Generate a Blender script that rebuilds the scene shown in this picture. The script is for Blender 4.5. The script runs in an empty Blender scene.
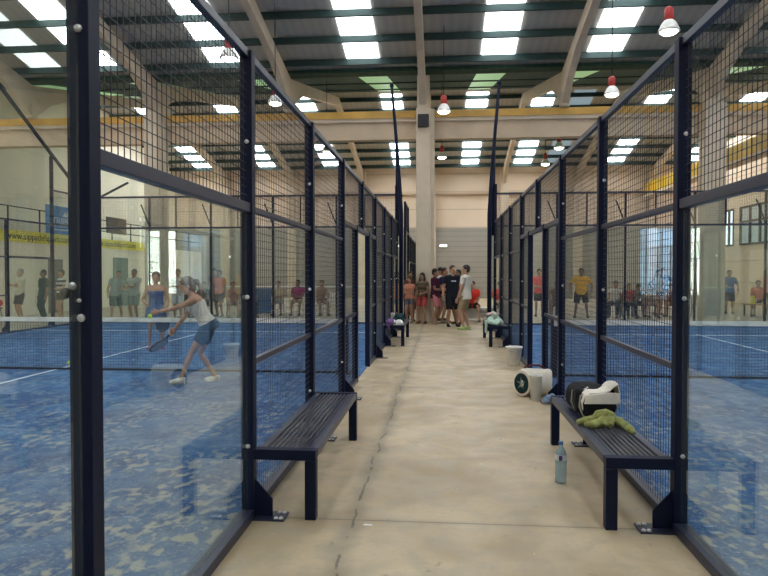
import bpy, bmesh, math, random
from mathutils import Vector, Matrix, Euler
random.seed(7)
scene = bpy.context.scene
C = scene.collection
V = Vector
R = math.radians

# ------------------------------------------------------------------ materials
def mat(name, col, rough=.6, metal=0., spec=.5, noise=None, emit=None, estr=0., coat=0., sheen=0.):
    m = bpy.data.materials.new(name); m.use_nodes = True
    nt = m.node_tree; b = nt.nodes['Principled BSDF']
    b.inputs['Base Color'].default_value = (*col, 1)
    b.inputs['Roughness'].default_value = rough
    b.inputs['Metallic'].default_value = metal
    b.inputs['Specular IOR Level'].default_value = spec
    b.inputs['Coat Weight'].default_value = coat
    b.inputs['Sheen Weight'].default_value = sheen
    if emit:
        b.inputs['Emission Color'].default_value = (*emit, 1)
        b.inputs['Emission Strength'].default_value = estr
    if noise is None: noise = (6, .12)
    sc_, amt = noise
    tc = nt.nodes.new('ShaderNodeTexCoord'); n = nt.nodes.new('ShaderNodeTexNoise')
    n.inputs['Scale'].default_value = sc_; n.inputs['Detail'].default_value = 4
    nt.links.new(tc.outputs['Object'], n.inputs['Vector'])
    r = nt.nodes.new('ShaderNodeMapRange')
    r.inputs['From Min'].default_value = .3; r.inputs['From Max'].default_value = .7
    r.inputs['To Min'].default_value = 1 - amt; r.inputs['To Max'].default_value = 1 + amt
    nt.links.new(n.outputs['Fac'], r.inputs['Value'])
    mx = nt.nodes.new('ShaderNodeVectorMath'); mx.operation = 'SCALE'
    mx.inputs[0].default_value = col
    nt.links.new(r.outputs['Result'], mx.inputs['Scale'])
    nt.links.new(mx.outputs['Vector'], b.inputs['Base Color'])
    return m

_cc = {}
def cloth(col, rough=.85):
    k = tuple(round(c, 3) for c in col)
    if k not in _cc: _cc[k] = mat('cloth_%d' % len(_cc), col, rough, noise=(14, .07), spec=.2)
    return _cc[k]

M = {}
M['navy'] = mat('navy_powder_coat', (.0045, .0085, .030), .5, spec=.18, noise=(3, .1))
M['navy_toplit'] = mat('navy_toplit_coat', (.018, .022, .050), .38, spec=.5, noise=(3, .1))  # same coat as the posts, light from above put into a paler colour
M['wire'] = mat('black_wire', (.010, .012, .022), .5)
M['bolt'] = mat('zinc_bolt', (.62, .62, .64), .3, .8)
M['black'] = mat('black_plastic', (.012, .012, .014), .5)
M['cream'] = mat('cream_concrete', (.62, .52, .40), .8, noise=(2, .08))
M['beam'] = mat('beam_concrete', (.58, .45, .32), .8, noise=(1.5, .1))
M['yellow'] = mat('crane_rail_yellow', (.62, .36, .08), .55, noise=(2, .15))
M['crane'] = mat('crane_yellow', (.60, .38, .02), .5, noise=(2, .15))
M['purlin'] = mat('dark_green_purlin', (.012, .038, .036), .6)
M['white'] = mat('white_plastic', (.80, .79, .76), .45)
M['tape'] = mat('white_net_tape', (.75, .74, .70), .8)
M['line'] = mat('court_line_white', (.62, .68, .74), .9)
M['netcord'] = mat('net_cord', (.012, .018, .035), .8)
M['red'] = mat('red_housing', (.45, .03, .025), .5)
M['ball'] = mat('tennis_felt', (.55, .75, .06), .9)
M['steel'] = mat('grey_steel', (.35, .35, .36), .35, .7)
M['doorgrey'] = mat('grey_door', (.10, .105, .11), .6)

def bulb_mat():
    return mat('lamp_glow', (.9, .9, .9), .4, emit=(1., .93, .8), estr=14)
M['bulb'] = bulb_mat()

def skylight_mat(name, col, strength):
    m = mat(name, (.7, .75, .75), .5, emit=col, estr=strength, noise=(1, .05)); return m
SKY = 6.0
M['sky_w'] = skylight_mat('skylight_white', (.93, .98, 1.), SKY)
M['sky_b'] = mat('skylight_blue', (.22, .30, .36), .5, emit=(.50, .68, .80), estr=.28, noise=(1, .05))
M['sky_far'] = skylight_mat('skylight_far', (.95, .98, 1.), 10.)
M['sky_g'] = skylight_mat('skylight_green', (.16, .50, .16), .42)

def roof_mat(name, a, b_):
    m = bpy.data.materials.new(name); m.use_nodes = True; nt = m.node_tree; b = nt.nodes['Principled BSDF']
    b.inputs['Roughness'].default_value = .8
    tc = nt.nodes.new('ShaderNodeTexCoord'); w = nt.nodes.new('ShaderNodeTexWave')
    w.bands_direction = 'X'; w.inputs['Scale'].default_value = 1.2
    nt.links.new(tc.outputs['Object'], w.inputs['Vector'])
    n = nt.nodes.new('ShaderNodeTexNoise'); n.inputs['Scale'].default_value = .4
    nt.links.new(tc.outputs['Object'], n.inputs['Vector'])
    ad = nt.nodes.new('ShaderNodeMath'); ad.operation = 'MULTIPLY_ADD'
    nt.links.new(w.outputs['Fac'], ad.inputs[0]); ad.inputs[1].default_value = .35
    nt.links.new(n.outputs['Fac'], ad.inputs[2])
    r = nt.nodes.new('ShaderNodeValToRGB')
    r.color_ramp.elements[0].color = (*a, 1); r.color_ramp.elements[1].color = (*b_, 1)
    r.color_ramp.elements[0].position = .3; r.color_ramp.elements[1].position = 1.
    nt.links.new(ad.outputs[0], r.inputs['Fac']); nt.links.new(r.outputs['Color'], b.inputs['Base Color'])
    return m
M['roof'] = roof_mat('grey_roof_sheet', (.40, .385, .355), (.50, .48, .44))
M['roof_g'] = roof_mat('green_roof_sheet', (.012, .045, .032), (.02, .07, .045))

def glass_mat():
    m = bpy.data.materials.new('tempered_glass'); m.use_nodes = True; nt = m.node_tree
    for n in list(nt.nodes): nt.nodes.remove(n)
    out = nt.nodes.new('ShaderNodeOutputMaterial')
    tr = nt.nodes.new('ShaderNodeBsdfTransparent'); tr.inputs[0].default_value = (.93, .965, .95, 1)
    gl = nt.nodes.new('ShaderNodeBsdfGlossy'); gl.inputs['Roughness'].default_value = 0.0
    gl.inputs['Color'].default_value = (.95, 1, .98, 1)
    fr = nt.nodes.new('ShaderNodeFresnel'); fr.inputs['IOR'].default_value = 1.5
    geo = nt.nodes.new('ShaderNodeNewGeometry')
    # both faces reflect like the outer one
    iors = nt.nodes.new('ShaderNodeMath'); iors.operation = 'MULTIPLY_ADD'
    nt.links.new(geo.outputs['Backfacing'], iors.inputs[0]); iors.inputs[1].default_value = 1/1.5 - 1.5; iors.inputs[2].default_value = 1.5
    nt.links.new(iors.outputs[0], fr.inputs['IOR'])
    df = nt.nodes.new('ShaderNodeBsdfDiffuse'); df.inputs[0].default_value = (.7, .75, .72, 1)
    m1 = nt.nodes.new('ShaderNodeMixShader'); m1.inputs[0].default_value = .018
    nt.links.new(tr.outputs[0], m1.inputs[1]); nt.links.new(df.outputs[0], m1.inputs[2])
    m2 = nt.nodes.new('ShaderNodeMixShader')
    nt.links.new(fr.outputs[0], m2.inputs[0]); nt.links.new(m1.outputs[0], m2.inputs[1]); nt.links.new(gl.outputs[0], m2.inputs[2])
    nt.links.new(m2.outputs[0], out.inputs[0])
    return m
M['glass'] = glass_mat()

def turf_mat():
    m = bpy.data.materials.new('blue_sanded_turf'); m.use_nodes = True; nt = m.node_tree; b = nt.nodes['Principled BSDF']
    b.inputs['Roughness'].default_value = .9; b.inputs['Specular IOR Level'].default_value = .2
    tc = nt.nodes.new('ShaderNodeTexCoord')
    def noise(sc_, det, stretch=(1, 1, 1), dist=0.):
        mp = nt.nodes.new('ShaderNodeMapping'); mp.inputs['Scale'].default_value = stretch
        nt.links.new(tc.outputs['Object'], mp.inputs['Vector'])
        n = nt.nodes.new('ShaderNodeTexNoise'); n.inputs['Scale'].default_value = sc_; n.inputs['Detail'].default_value = det
        n.inputs['Distortion'].default_value = dist
        nt.links.new(mp.outputs[0], n.inputs['Vector']); return n.outputs['Fac']
    def ramp(src, lo, hi):
        r = nt.nodes.new('ShaderNodeMapRange'); r.interpolation_type = 'SMOOTHSTEP'
        r.inputs['From Min'].default_value = lo; r.inputs['From Max'].default_value = hi
        nt.links.new(src, r.inputs['Value']); return r.outputs['Result']
    def mul(a, c):
        x = nt.nodes.new('ShaderNodeMath'); x.operation = 'MULTIPLY'
        nt.links.new(a, x.inputs[0])
        if isinstance(c, float): x.inputs[1].default_value = c
        else: nt.links.new(c, x.inputs[1])
        return x.outputs[0]
    def mix(fac, a, c):
        x = nt.nodes.new('ShaderNodeMix'); x.data_type = 'RGBA'
        nt.links.new(fac, x.inputs['Factor'])
        for i, s in ((6, a), (7, c)):
            if isinstance(s, tuple): x.inputs[i].default_value = (*s, 1)
            else: nt.links.new(s, x.inputs[i])
        return x.outputs[2]
    base = mix(ramp(noise(1.1, 3), .35, .65), (.010, .062, .20), (.022, .105, .27))
    base = mix(mul(ramp(noise(5.5, 8, (1, .7, 1), .1), .40, .70), .6), base, (.12, .215, .34))
    # sand lies more thickly along the glass, in the back third of the court
    sx = nt.nodes.new('ShaderNodeSeparateXYZ'); nt.links.new(tc.outputs['Object'], sx.inputs[0])
    near = nt.nodes.new('ShaderNodeMapRange'); near.inputs['From Min'].default_value = 9.5; near.inputs['From Max'].default_value = 3.
    near.inputs['To Min'].default_value = .22; near.inputs['To Max'].default_value = 1.
    nt.links.new(sx.outputs['Y'], near.inputs['Value'])
    patch = mul(ramp(noise(13, 10, (1, .65, 1), .1), .485, .62), near.outputs['Result'])
    patch = mul(patch, ramp(noise(1.6, 4), .30, .62))
    base = mix(mul(patch, .85), base, (.46, .42, .32))
    fine = mul(ramp(noise(45, 5), .48, .68), near.outputs['Result'])
    base = mix(mul(fine, .42), base, (.36, .38, .37))
    nt.links.new(base, b.inputs['Base Color'])
    bp = nt.nodes.new('ShaderNodeBump'); bp.inputs['Strength'].default_value = .25; bp.inputs['Distance'].default_value = .01
    nt.links.new(noise(60, 3), bp.inputs['Height']); nt.links.new(bp.outputs[0], b.inputs['Normal'])
    return m
M['turf'] = turf_mat()

def floor_mat():
    m = bpy.data.materials.new('polished_concrete_floor'); m.use_nodes = True; nt = m.node_tree; b = nt.nodes['Principled BSDF']
    b.inputs['Roughness'].default_value = .48; b.inputs['Specular IOR Level'].default_value = .45
    L = nt.links
    tc = nt.nodes.new('ShaderNodeTexCoord')
    def noise(sc_, det, dist=0.):
        n = nt.nodes.new('ShaderNodeTexNoise'); n.inputs['Scale'].default_value = sc_; n.inputs['Detail'].default_value = det
        n.inputs['Distortion'].default_value = dist
        L.new(tc.outputs['Object'], n.inputs['Vector']); return n.outputs['Fac']
    def ramp(src, lo, hi, a=0., c=1.):
        r = nt.nodes.new('ShaderNodeMapRange'); r.interpolation_type = 'SMOOTHSTEP'
        r.inputs['From Min'].default_value = lo; r.inputs['From Max'].default_value = hi
        r.inputs['To Min'].default_value = a; r.inputs['To Max'].default_value = c
        L.new(src, r.inputs['Value']); return r.outputs['Result']
    def mth(op, a, c=None):
        x = nt.nodes.new('ShaderNodeMath'); x.operation = op
        for i, s in enumerate((a, c)):
            if s is None: continue
            if isinstance(s, (int, float)): x.inputs[i].default_value = s
            else: L.new(s, x.inputs[i])
        return x.outputs[0]
    def mix(fac, a, c):
        x = nt.nodes.new('ShaderNodeMix'); x.data_type = 'RGBA'
        if isinstance(fac, float): x.inputs['Factor'].default_value = fac
        else: L.new(fac, x.inputs['Factor'])
        for i, s in ((6, a), (7, c)):
            if isinstance(s, tuple): x.inputs[i].default_value = (*s, 1)
            else: L.new(s, x.inputs[i])
        return x.outputs[2]
    base = mix(ramp(noise(1.1, 6, .4), .32, .68), (.375, .285, .175), (.545, .43, .285))
    base = mix(mth('MULTIPLY', ramp(noise(4.5, 6, .5), .40, .68), .5), base, (.34, .29, .22))
    base = mix(mth('MULTIPLY', ramp(noise(28, 5), .45, .75), .22), base, (.30, .26, .20))
    base = mix(mth('MULTIPLY', ramp(noise(9, 4, 1.), .66, .74), .45), base, (.17, .15, .12))
    base = mix(mth('MULTIPLY', ramp(noise(13, 4, .5), .70, .76), .45), base, (.72, .66, .54))
    s = nt.nodes.new('ShaderNodeSeparateXYZ'); L.new(tc.outputs['Object'], s.inputs[0])
    wob = mth('MULTIPLY', mth('SUBTRACT', noise(2.2, 4), .5), .16)
    # long crack/joint beside the left fence and cross joints every 4.9 m
    dx = mth('ABSOLUTE', mth('ADD', mth('ADD', s.outputs['X'], .56), wob))
    j1 = mth('MULTIPLY', ramp(dx, .004, .016, 1., 0.), ramp(noise(5, 3), .36, .55))
    j1b = ramp(dx, .0, .12, .38, 0.)
    yy = mth('SUBTRACT', mth('ABSOLUTE', mth('SUBTRACT', mth('MODULO', mth('ADD', s.outputs['Y'], 40 + 4.9/2 - 4.95 + .0), 4.9), 2.45)), 0)
    j2 = ramp(yy, .004, .014, .75, 0.)
    j2b = ramp(yy, .0, .06, .18, 0.)
    j = mth('MAXIMUM', mth('MAXIMUM', j1, j1b), mth('MAXIMUM', j2, j2b))
    base = mix(mth('MULTIPLY', j, .85), base, (.09, .08, .065))
    L.new(base, b.inputs['Base Color'])
    L.new(ramp(noise(3, 4), .3, .7, .36, .6), b.inputs['Roughness'])
    return m
M['floor'] = floor_mat()

def wall_panel_mat(name, col, pitch, depth=.12, jc=.75):
    m = bpy.data.materials.new(name); m.use_nodes = True; nt = m.node_tree; b = nt.nodes['Principled BSDF']
    b.inputs['Roughness'].default_value = .75
    tc = nt.nodes.new('ShaderNodeTexCoord'); s = nt.nodes.new('ShaderNodeSeparateXYZ'); nt.links.new(tc.outputs['Object'], s.inputs[0])
    md = nt.nodes.new('ShaderNodeMath'); md.operation = 'PINGPONG'; md.inputs[1].default_value = pitch / 2
    nt.links.new(s.outputs['Z'], md.inputs[0])
    r = nt.nodes.new('ShaderNodeMapRange'); r.inputs['From Min'].default_value = 0; r.inputs['From Max'].default_value = depth * pitch
    r.inputs['To Min'].default_value = jc; r.inputs['To Max'].default_value = 1
    nt.links.new(md.outputs[0], r.inputs['Value'])
    n = nt.nodes.new('ShaderNodeTexNoise'); n.inputs['Scale'].default_value = .5; nt.links.new(tc.outputs['Object'], n.inputs['Vector'])
    r2 = nt.nodes.new('ShaderNodeMapRange'); r2.inputs['To Min'].default_value = .88; r2.inputs['To Max'].default_value = 1.12
    nt.links.new(n.outputs['Fac'], r2.inputs['Value'])
    mu = nt.nodes.new('ShaderNodeMath'); mu.operation = 'MULTIPLY'
    nt.links.new(r.outputs[0], mu.inputs[0]); nt.links.new(r2.outputs[0], mu.inputs[1])
    sc_ = nt.nodes.new('ShaderNodeVectorMath'); sc_.operation = 'SCALE'; sc_.inputs[0].default_value = col
    nt.links.new(mu.outputs[0], sc_.inputs['Scale']); nt.links.new(sc_.outputs[0], b.inputs['Base Color'])
    return m
M['wall_grey'] = wall_panel_mat('grey_ribbed_cladding', (.34, .32, .285), .32)
M['wall_cream'] = wall_panel_mat('cream_precast_panel', (.76, .62, .48), 1.1, .03, .6)
M['wall_left'] = wall_panel_mat('pale_plaster', (.84, .78, .64), 2.2, .01, .85)

# ------------------------------------------------------------------ mesh builder
class MB:
    def __init__(s): s.v = []; s.f = []
    def add(s, vs, fs):
        o = len(s.v); s.v += [tuple(p) for p in vs]; s.f += [tuple(i + o for i in f) for f in fs]; return s
    def box(s, a, b):
        (x0, y0, z0), (x1, y1, z1) = a, b
        x0, x1 = min(x0, x1), max(x0, x1); y0, y1 = min(y0, y1), max(y0, y1); z0, z1 = min(z0, z1), max(z0, z1)
        vs = [(x0,y0,z0),(x1,y0,z0),(x1,y1,z0),(x0,y1,z0),(x0,y0,z1),(x1,y0,z1),(x1,y1,z1),(x0,y1,z1)]
        return s.add(vs, [(3,2,1,0),(4,5,6,7),(0,1,5,4),(1,2,6,5),(2,3,7,6),(3,0,4,7)])
    def bar(s, p, q, w, h, up=(0, 0, 1)):
        p, q = V(p), V(q); d = (q - p).normalized(); u = V(up)
        if abs(d.dot(u)) > .99: u = V((0, 1, 0))
        sx = d.cross(u).normalized(); uz = sx.cross(d)
        vs = []
        for c in (p, q):
            for a, b in ((-1,-1),(1,-1),(1,1),(-1,1)): vs.append(c + sx*a*w/2 + uz*b*h/2)
        return s.add(vs, [(0,1,2,3),(7,6,5,4),(0,4,5,1),(1,5,6,2),(2,6,7,3),(3,7,4,0)])
    def loft(s, rings, closed=True):
        n = len(rings[0]); vs = [p for r in rings for p in r]; fs = []
        for k in range(len(rings) - 1):
            for i in range(n):
                j = (i + 1) % n; fs.append((k*n + i, k*n + j, (k+1)*n + j, (k+1)*n + i))
        if closed:
            fs.append(tuple(range(n))[::-1]); fs.append(tuple((len(rings)-1)*n + i for i in range(n)))
        return s.add(vs, fs)
    def tube(s, pts, r, n=8):
        pts = [V(p) for p in pts]
        rs = r if isinstance(r, (list, tuple)) else [r]*len(pts)
        rings = []; prev = None
        for i, p in enumerate(pts):
            d = (pts[min(i+1, len(pts)-1)] - pts[max(i-1, 0)]).normalized()
            if prev is None:
                a = d.cross(V((0, 0, 1)))
                if a.length < .05: a = d.cross(V((0, 1, 0)))
            else: a = prev - d * prev.dot(d)
            a.normalize(); prev = a; b = d.cross(a)
            rings.append([p + (a*math.cos(t*2*math.pi/n) + b*math.sin(t*2*math.pi/n))*rs[i] for t in range(n)])
        return s.loft(rings)
    def wire(s, p, q, r):  # thin square wire
        return s.bar(p, q, 2*r, 2*r)
    def ell(s, c, r, rot=None, n=12, m=8):
        c = V(c); Rm = rot if rot is not None else Matrix.Identity(3)
        if not isinstance(r, (tuple, list)): r = (r, r, r)
        vs = [c + Rm @ V((0, 0, -r[2]))]
        for k in range(1, m):
            ph = -math.pi/2 + math.pi*k/m
            for i in range(n):
                t = 2*math.pi*i/n
                vs.append(c + Rm @ V((r[0]*math.cos(ph)*math.cos(t), r[1]*math.cos(ph)*math.sin(t), r[2]*math.sin(ph))))
        vs.append(c + Rm @ V((0, 0, r[2])))
        fs = [(0, 1 + (i+1) % n, 1 + i) for i in range(n)]
        for k in range(m - 2):
            for i in range(n):
                a = 1 + k*n; fs.append((a + i, a + (i+1) % n, a + n + (i+1) % n, a + n + i))
        a = 1 + (m-2)*n; L_ = len(vs) - 1
        fs += [(a + i, a + (i+1) % n, L_) for i in range(n)]
        return s.add(vs, fs)
    def lathe(s, prof, c=(0, 0, 0), n=20, cap=True):
        c = V(c)
        rings = [[c + V((r*math.cos(2*math.pi*i/n), r*math.sin(2*math.pi*i/n), z)) for i in range(n)] for r, z in prof]
        return s.loft(rings, cap)
    def prism(s, poly, ax, a, b):  # poly in the other two axes, extruded along ax
        def P(u, v, t):
            return {'x': (t, u, v), 'y': (u, t, v), 'z': (u, v, t)}[ax]
        n = len(poly)
        return s.loft([[P(u, v, a) for u, v in poly], [P(u, v, b) for u, v in poly]])
    def mesh(s, name):
        me = bpy.data.meshes.new(name); me.from_pydata(s.v, [], s.f); me.update()
        bm = bmesh.new(); bm.from_mesh(me); bmesh.ops.recalc_face_normals(bm, faces=bm.faces); bm.to_mesh(me); bm.free()
        return me
    def build(s, name, m, parent=None, smooth=False, loc=None, bevel=0, smooth_angle=None):
        o = bpy.data.objects.new(name, s.mesh(name)); C.objects.link(o)
        o.data.materials.append(m)
        if loc is not None: o.location = loc
        if parent is not None: o.parent = parent
        if smooth: o.data.shade_smooth()
        if bevel:
            b = o.modifiers.new('bevel', 'BEVEL'); b.width = bevel; b.segments = 2; b.limit_method = 'ANGLE'
        return o

def tag(o, label=None, cat=None, group=None, kind=None):
    if label: o['label'] = label
    if cat: o['category'] = cat
    if group: o['group'] = group
    if kind: o['kind'] = kind
    return o
def empty(name, loc=(0, 0, 0), rz=0, label=None, cat=None, group=None):
    o = bpy.data.objects.new(name, None); C.objects.link(o); o.location = loc; o.rotation_euler = (0, 0, rz)
    o.empty_display_size = .1
    return tag(o, label, cat, group)
def struct(name, mb, m, parent=None):
    o = mb.build(name, m, parent); o['kind'] = 'structure'; return o
def copy_tree(o, parent=None):
    c = o.copy(); C.objects.link(c); c.parent = parent
    for ch in list(o.children): copy_tree(ch, c)
    return c

# ------------------------------------------------------------------ the hall
XL, XR = -1.244, 1.454        # planes of the two side fences
Y0, Y1 = .15, 20.15           # both courts
W = 24.2
VAL = 8.05                    # roof sheet height at the valleys
SL = .205
def rz(y):                    # roof sheet height: valleys at 1, 21, 41
    t = (y - 1) % 20
    return VAL + SL * (t if t <= 10 else 20 - t)
struct('floor', MB().box((-W - .2, -9.2, -.2), (20.2, 41.2, 0)), M['floor'])
struct('wall_back', MB().box((-W, 41, 4.35), (20, 41.25, 8.6)), M['wall_cream'])
wb = struct('wall_back_lower', MB().box((-W, 40.9, 0), (20, 41.2, 4.35)), M['wall_grey'])
wb.name = 'wall_far'
struct('trim_1', MB().box((-16, 40.8, 6.42), (16, 41.0, 6.52)), M['beam'])
# left wing: ground floor wall, mezzanine with railing, upper wall set back
struct('wall_left', MB().box((-15.5, 21.3, 0), (-15.3, 41, 2.72)), M['wall_left'])
struct('trim_2', MB().box((-17.2, 21.3, 2.72), (-15.3, 41, 2.9)), M['wall_left'])
struct('wall_left_upper', MB().box((-17.3, 21.3, 2.9), (-17.1, 41, 9.9)), M['wall_left'])
bpy.data.objects['wall_left_upper'].name = 'wall_mezzanine'
struct('wall_side', MB().box((-24.2, 21.2, 0), (-15.3, 21.3, 8.2)), M['wall_left'])
struct('wall_left_near', MB().box((-24.4, -9, 0), (-24.2, 21.3, 10.3)), M['wall_left'])
bpy.data.objects['wall_left_near'].name = 'wall_outer'
# right wall
def wall_with_hole_x(name, x0, x1, ya, yb, holes, m, h=10.2):
    mb = MB(); y = ya
    for (a, b, z0, z1) in holes:
        mb.box((x0, y, 0), (x1, a, h)); mb.box((x0, a, 0), (x1, b, z0)); mb.box((x0, a, z1), (x1, b, h)); y = b
    mb.box((x0, y, 0), (x1, yb, h)); return struct(name, mb, m)
wall_with_hole_x('wall_right', 15.5, 15.7, 21.3, 41, [(26.5, 30.5, 3.05, 4.95), (31.6, 35.8, 3.05, 4.95), (36.6, 38.9, 3.05, 4.95)], M['wall_cream'])
struct('wall_right_side', MB().box((15.5, 21.2, 0), (20.2, 21.3, 8.2)), M['wall_cream'])
bpy.data.objects['wall_right_side'].name = 'wall_return'
struct('wall_right_near', MB().box((20, -9, 0), (20.2, 21.3, 10.3)), M['wall_cream'])
bpy.data.objects['wall_right_near'].name = 'wall_near'
wi = 1
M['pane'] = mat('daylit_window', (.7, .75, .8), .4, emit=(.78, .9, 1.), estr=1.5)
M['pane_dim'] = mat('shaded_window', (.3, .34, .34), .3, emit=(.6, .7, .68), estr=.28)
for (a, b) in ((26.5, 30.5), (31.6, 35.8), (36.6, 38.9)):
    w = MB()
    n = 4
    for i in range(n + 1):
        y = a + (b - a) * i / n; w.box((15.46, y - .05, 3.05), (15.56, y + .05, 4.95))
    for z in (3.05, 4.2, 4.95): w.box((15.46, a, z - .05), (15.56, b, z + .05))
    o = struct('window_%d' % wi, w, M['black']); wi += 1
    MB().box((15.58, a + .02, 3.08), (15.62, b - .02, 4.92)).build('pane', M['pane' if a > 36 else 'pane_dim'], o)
# rear wall behind the photographer, two doorways open to the daylight
mb = MB(); x = -24.2
for a, b in ((-22.85, -21.75), (-21.2, -20.45), (14.35, 17.5), (17.9, 18.65)):
    mb.box((x, -9.2, 0), (a, -9, 10.2)); mb.box((a, -9.2, 4.9), (b, -9, 10.2)); x = b
mb.box((x, -9.2, 0), (20, -9, 10.2)); struct('wall_rear', mb, M['wall_cream'])
for k, (a, b, mull) in enumerate(((-22.85, -21.75, []), (-21.2, -20.45, []), (14.35, 17.5, [15.9]), (17.9, 18.65, []))):
    d = MB()
    for x in [a + .03, b - .03] + mull: d.box((x - .03, -9.16, 0), (x + .03, -9.02, 4.9))
    d.box((a, -9.15, 4.8), (b, -9.03, 4.9)); struct('door_%d' % (k + 1), d, M['steel'])
M['frost'] = bpy.data.materials.new('frosted_strip_curtain'); M['frost'].use_nodes = True
_n = M['frost'].node_tree; _b = _n.nodes['Principled BSDF']; _b.inputs['Base Color'].default_value = (.45, .60, .75, 1)
_tl = _n.nodes.new('ShaderNodeBsdfTranslucent'); _tl.inputs[0].default_value = (.50, .66, .85, 1)
_n.links.new(_tl.outputs[0], _n.nodes['Material Output'].inputs[0])
struct('door_7', MB().box((14.4, -9.1, .02), (17.45, -9.08, 4.8)), M['frost'])

# roof: five slopes with purlins and translucent strips
rows = [-19.0, -14.9, -10.8, -6.75, -2.42, 1.68, 4.82, 10.2, 14.6]
def roof(name, ya, yb, sheet, strip, xa=-24.3, xb=20.2, blue=()):
    za, zb = rz(ya + 1e-4 if ya < yb else ya), rz(yb - 1e-4)
    mb = MB(); cuts = sorted(rows)
    def slab(m_, x0, x1, y0, y1, dz=0, th=.06):
        z0 = za + (zb - za)*(y0 - ya)/(yb - ya) + dz; z1 = za + (zb - za)*(y1 - ya)/(yb - ya) + dz
        vs = [(x0,y0,z0),(x1,y0,z0),(x1,y1,z1),(x0,y1,z1),(x0,y0,z0+th),(x1,y0,z0+th),(x1,y1,z1+th),(x0,y1,z1+th)]
        m_.add(vs, [(3,2,1,0),(4,5,6,7),(0,1,5,4),(1,2,6,5),(2,3,7,6),(3,0,4,7)])
    slab(mb, xa, xb, ya, yb)
    root = struct(name, mb, sheet)
    lo, hi = (ya + .9, yb - .55) if zb > za else (ya + .25, yb - .72)
    for i, c in enumerate(rows + list(blue)):
        s_ = MB(); slab(s_, c - .5, c + .5, lo, hi, -.03, .02)
        s_.build('skylight', M['sky_b'] if i >= len(rows) else strip, root)
    n = 3 if ya == 21 else 8
    for i in range(n):
        y = ya + (yb - ya)*(i + .4)/n
        z = za + (zb - za)*(y - ya)/(yb - ya)
        dp_ = .035 + (.04 if ya == 21 else .185)
        MB().box((xa, y - .045, z - dp_), (xb, y + .045, z - .035)).build('purlin', M['purlin'], root)
    return root
roof('ceiling', 11, 21, M['roof'], M['sky_w'])
roof('ceiling', 1, 11, M['roof'], M['sky_w'])
roof('ceiling', -9, 1, M['roof'], M['sky_w'])
roof('ceiling', 21, 31, M['roof_g'], M['sky_g'], xa=-17.3)
roof('ceiling', 31, 41, M['roof'], M['sky_far'], xa=-17.3, blue=(6.62,))
# gutters
struct('trim_3', MB().box((-24, 20.8, 7.93), (20, 21.2, 8.03)), M['roof_g'])
frames = [-18.1, -13.7, -9.4, -4.95, -.62, 3.8, 8.2, 12.6, 17.0]
tn = 4
for fx in frames:
    for (ya, yb) in ((1, 11), (11, 21), (21, 31), (31, 41)):
        if ya >= 21 and not -15.3 < fx < 15.5: continue
        up = ((ya - 1) % 20) < 10
        pts_t = [(ya, rz(ya + .001) - .225), (yb, rz(yb - .001) - .225)]
        if up: low = [(yb, rz(yb - .001) - .62), (ya + 2.2, rz(ya + 2.2) - .62), (ya + 1.0, rz(ya + 1.0) - .85), (ya + .16, rz(ya + .16) - 1.25), (ya, rz(ya + .001) - 1.3)]
        else: low = [(yb, rz(yb - .001) - 1.3), (yb - .16, rz(yb - .16) - 1.25), (yb - 1.0, rz(yb - 1.0) - .85), (yb - 2.2, rz(yb - 2.2) - .62), (ya, rz(ya + .001) - .62)]
        struct('trim_%d' % tn, MB().prism(pts_t + low, 'x', fx - .1, fx + .1), M['cream']); tn += 1
    if -15.3 < fx < 15.5:
        struct('trim_%d' % tn, MB().box((fx - .25, 40.55, 0), (fx + .25, 40.9, 7.9)), M['cream']); tn += 1
        if fx not in (-9.4, -.62, 8.2):
            struct('trim_%d' % tn, MB().box((fx - .14, 20.85, 6.75), (fx + .14, 21.15, 7.2)), M['cream']); tn += 1

# columns and the beam that spans between them
def column(x, w, label):
    r = empty('column', (x, 21, 0), 0, label, 'column')
    MB().box((-w/2, -.28, 0), (w/2, .25, 6.74)).build('shaft', M['cream'], r, bevel=.02)
    MB().box((-w/2 + .03, -.2, 6.74), (w/2 - .04, .2, 7.78)).build('upper_shaft', M['cream'], r)
    MB().box((w/2, -.16, 0), (w/2 + .12, .2, 6.74)).build('side_rib', M['cream'], r)
    return r
column(-9.42, .50, 'cream concrete column seen through the glass of the left court')
cc = column(-.58, .46, 'cream concrete column standing at the end of the walkway')
column(8.2, .55, 'cream concrete column behind the right court, nearest the yellow girder')
bm_ = empty('crane_beam', (0, 21, 5.88), 0, 'long cream concrete beam carrying a yellow crane rail across the hall', 'beam')
MB().box((-24, .25, 0), (20, .6, .55)).build('concrete_web', M['beam'], bm_)
MB().box((-24, .15, .55), (20, .7, .66)).build('top_flange', M['cream'], bm_)
MB().box((-24, .1, .66), (20, .72, .88)).build('rail', M['yellow'], bm_)
sp = empty('loudspeaker', (-.58, 20.62, 6.32), 0, 'small black loudspeaker box mounted high on the middle column', 'speaker')
MB().box((-.17, -.1, -.19), (.17, .1, .19)).build('cabinet', M['black'], sp, bevel=.01)
MB().ell((0, -.1, -.04), (.11, .02, .11)).build('speaker_cone', M['wire'], sp)
# side girder of the travelling crane
g = empty('crane_girder', (12.2, 21.72, 6.05), 0, 'yellow crane runway girder along the right side of the far bay', 'girder')
MB().box((-.15, 0, .12), (.15, 19.0, .80)).build('web', M['crane'], g)
MB().box((-.28, 0, 0), (.28, 19.0, .12)).build('lower_flange', M['cream'], g)
for k in range(9): MB().box((-.2, 1 + 2.1*k, .12), (.2, 1.08 + 2.1*k, .8)).build('stiffener', M['crane'], g)
MB().box((-.45, 8.2, .2), (-.15, 8.9, .75)).build('hoist_motor', M['steel'], g)

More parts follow.
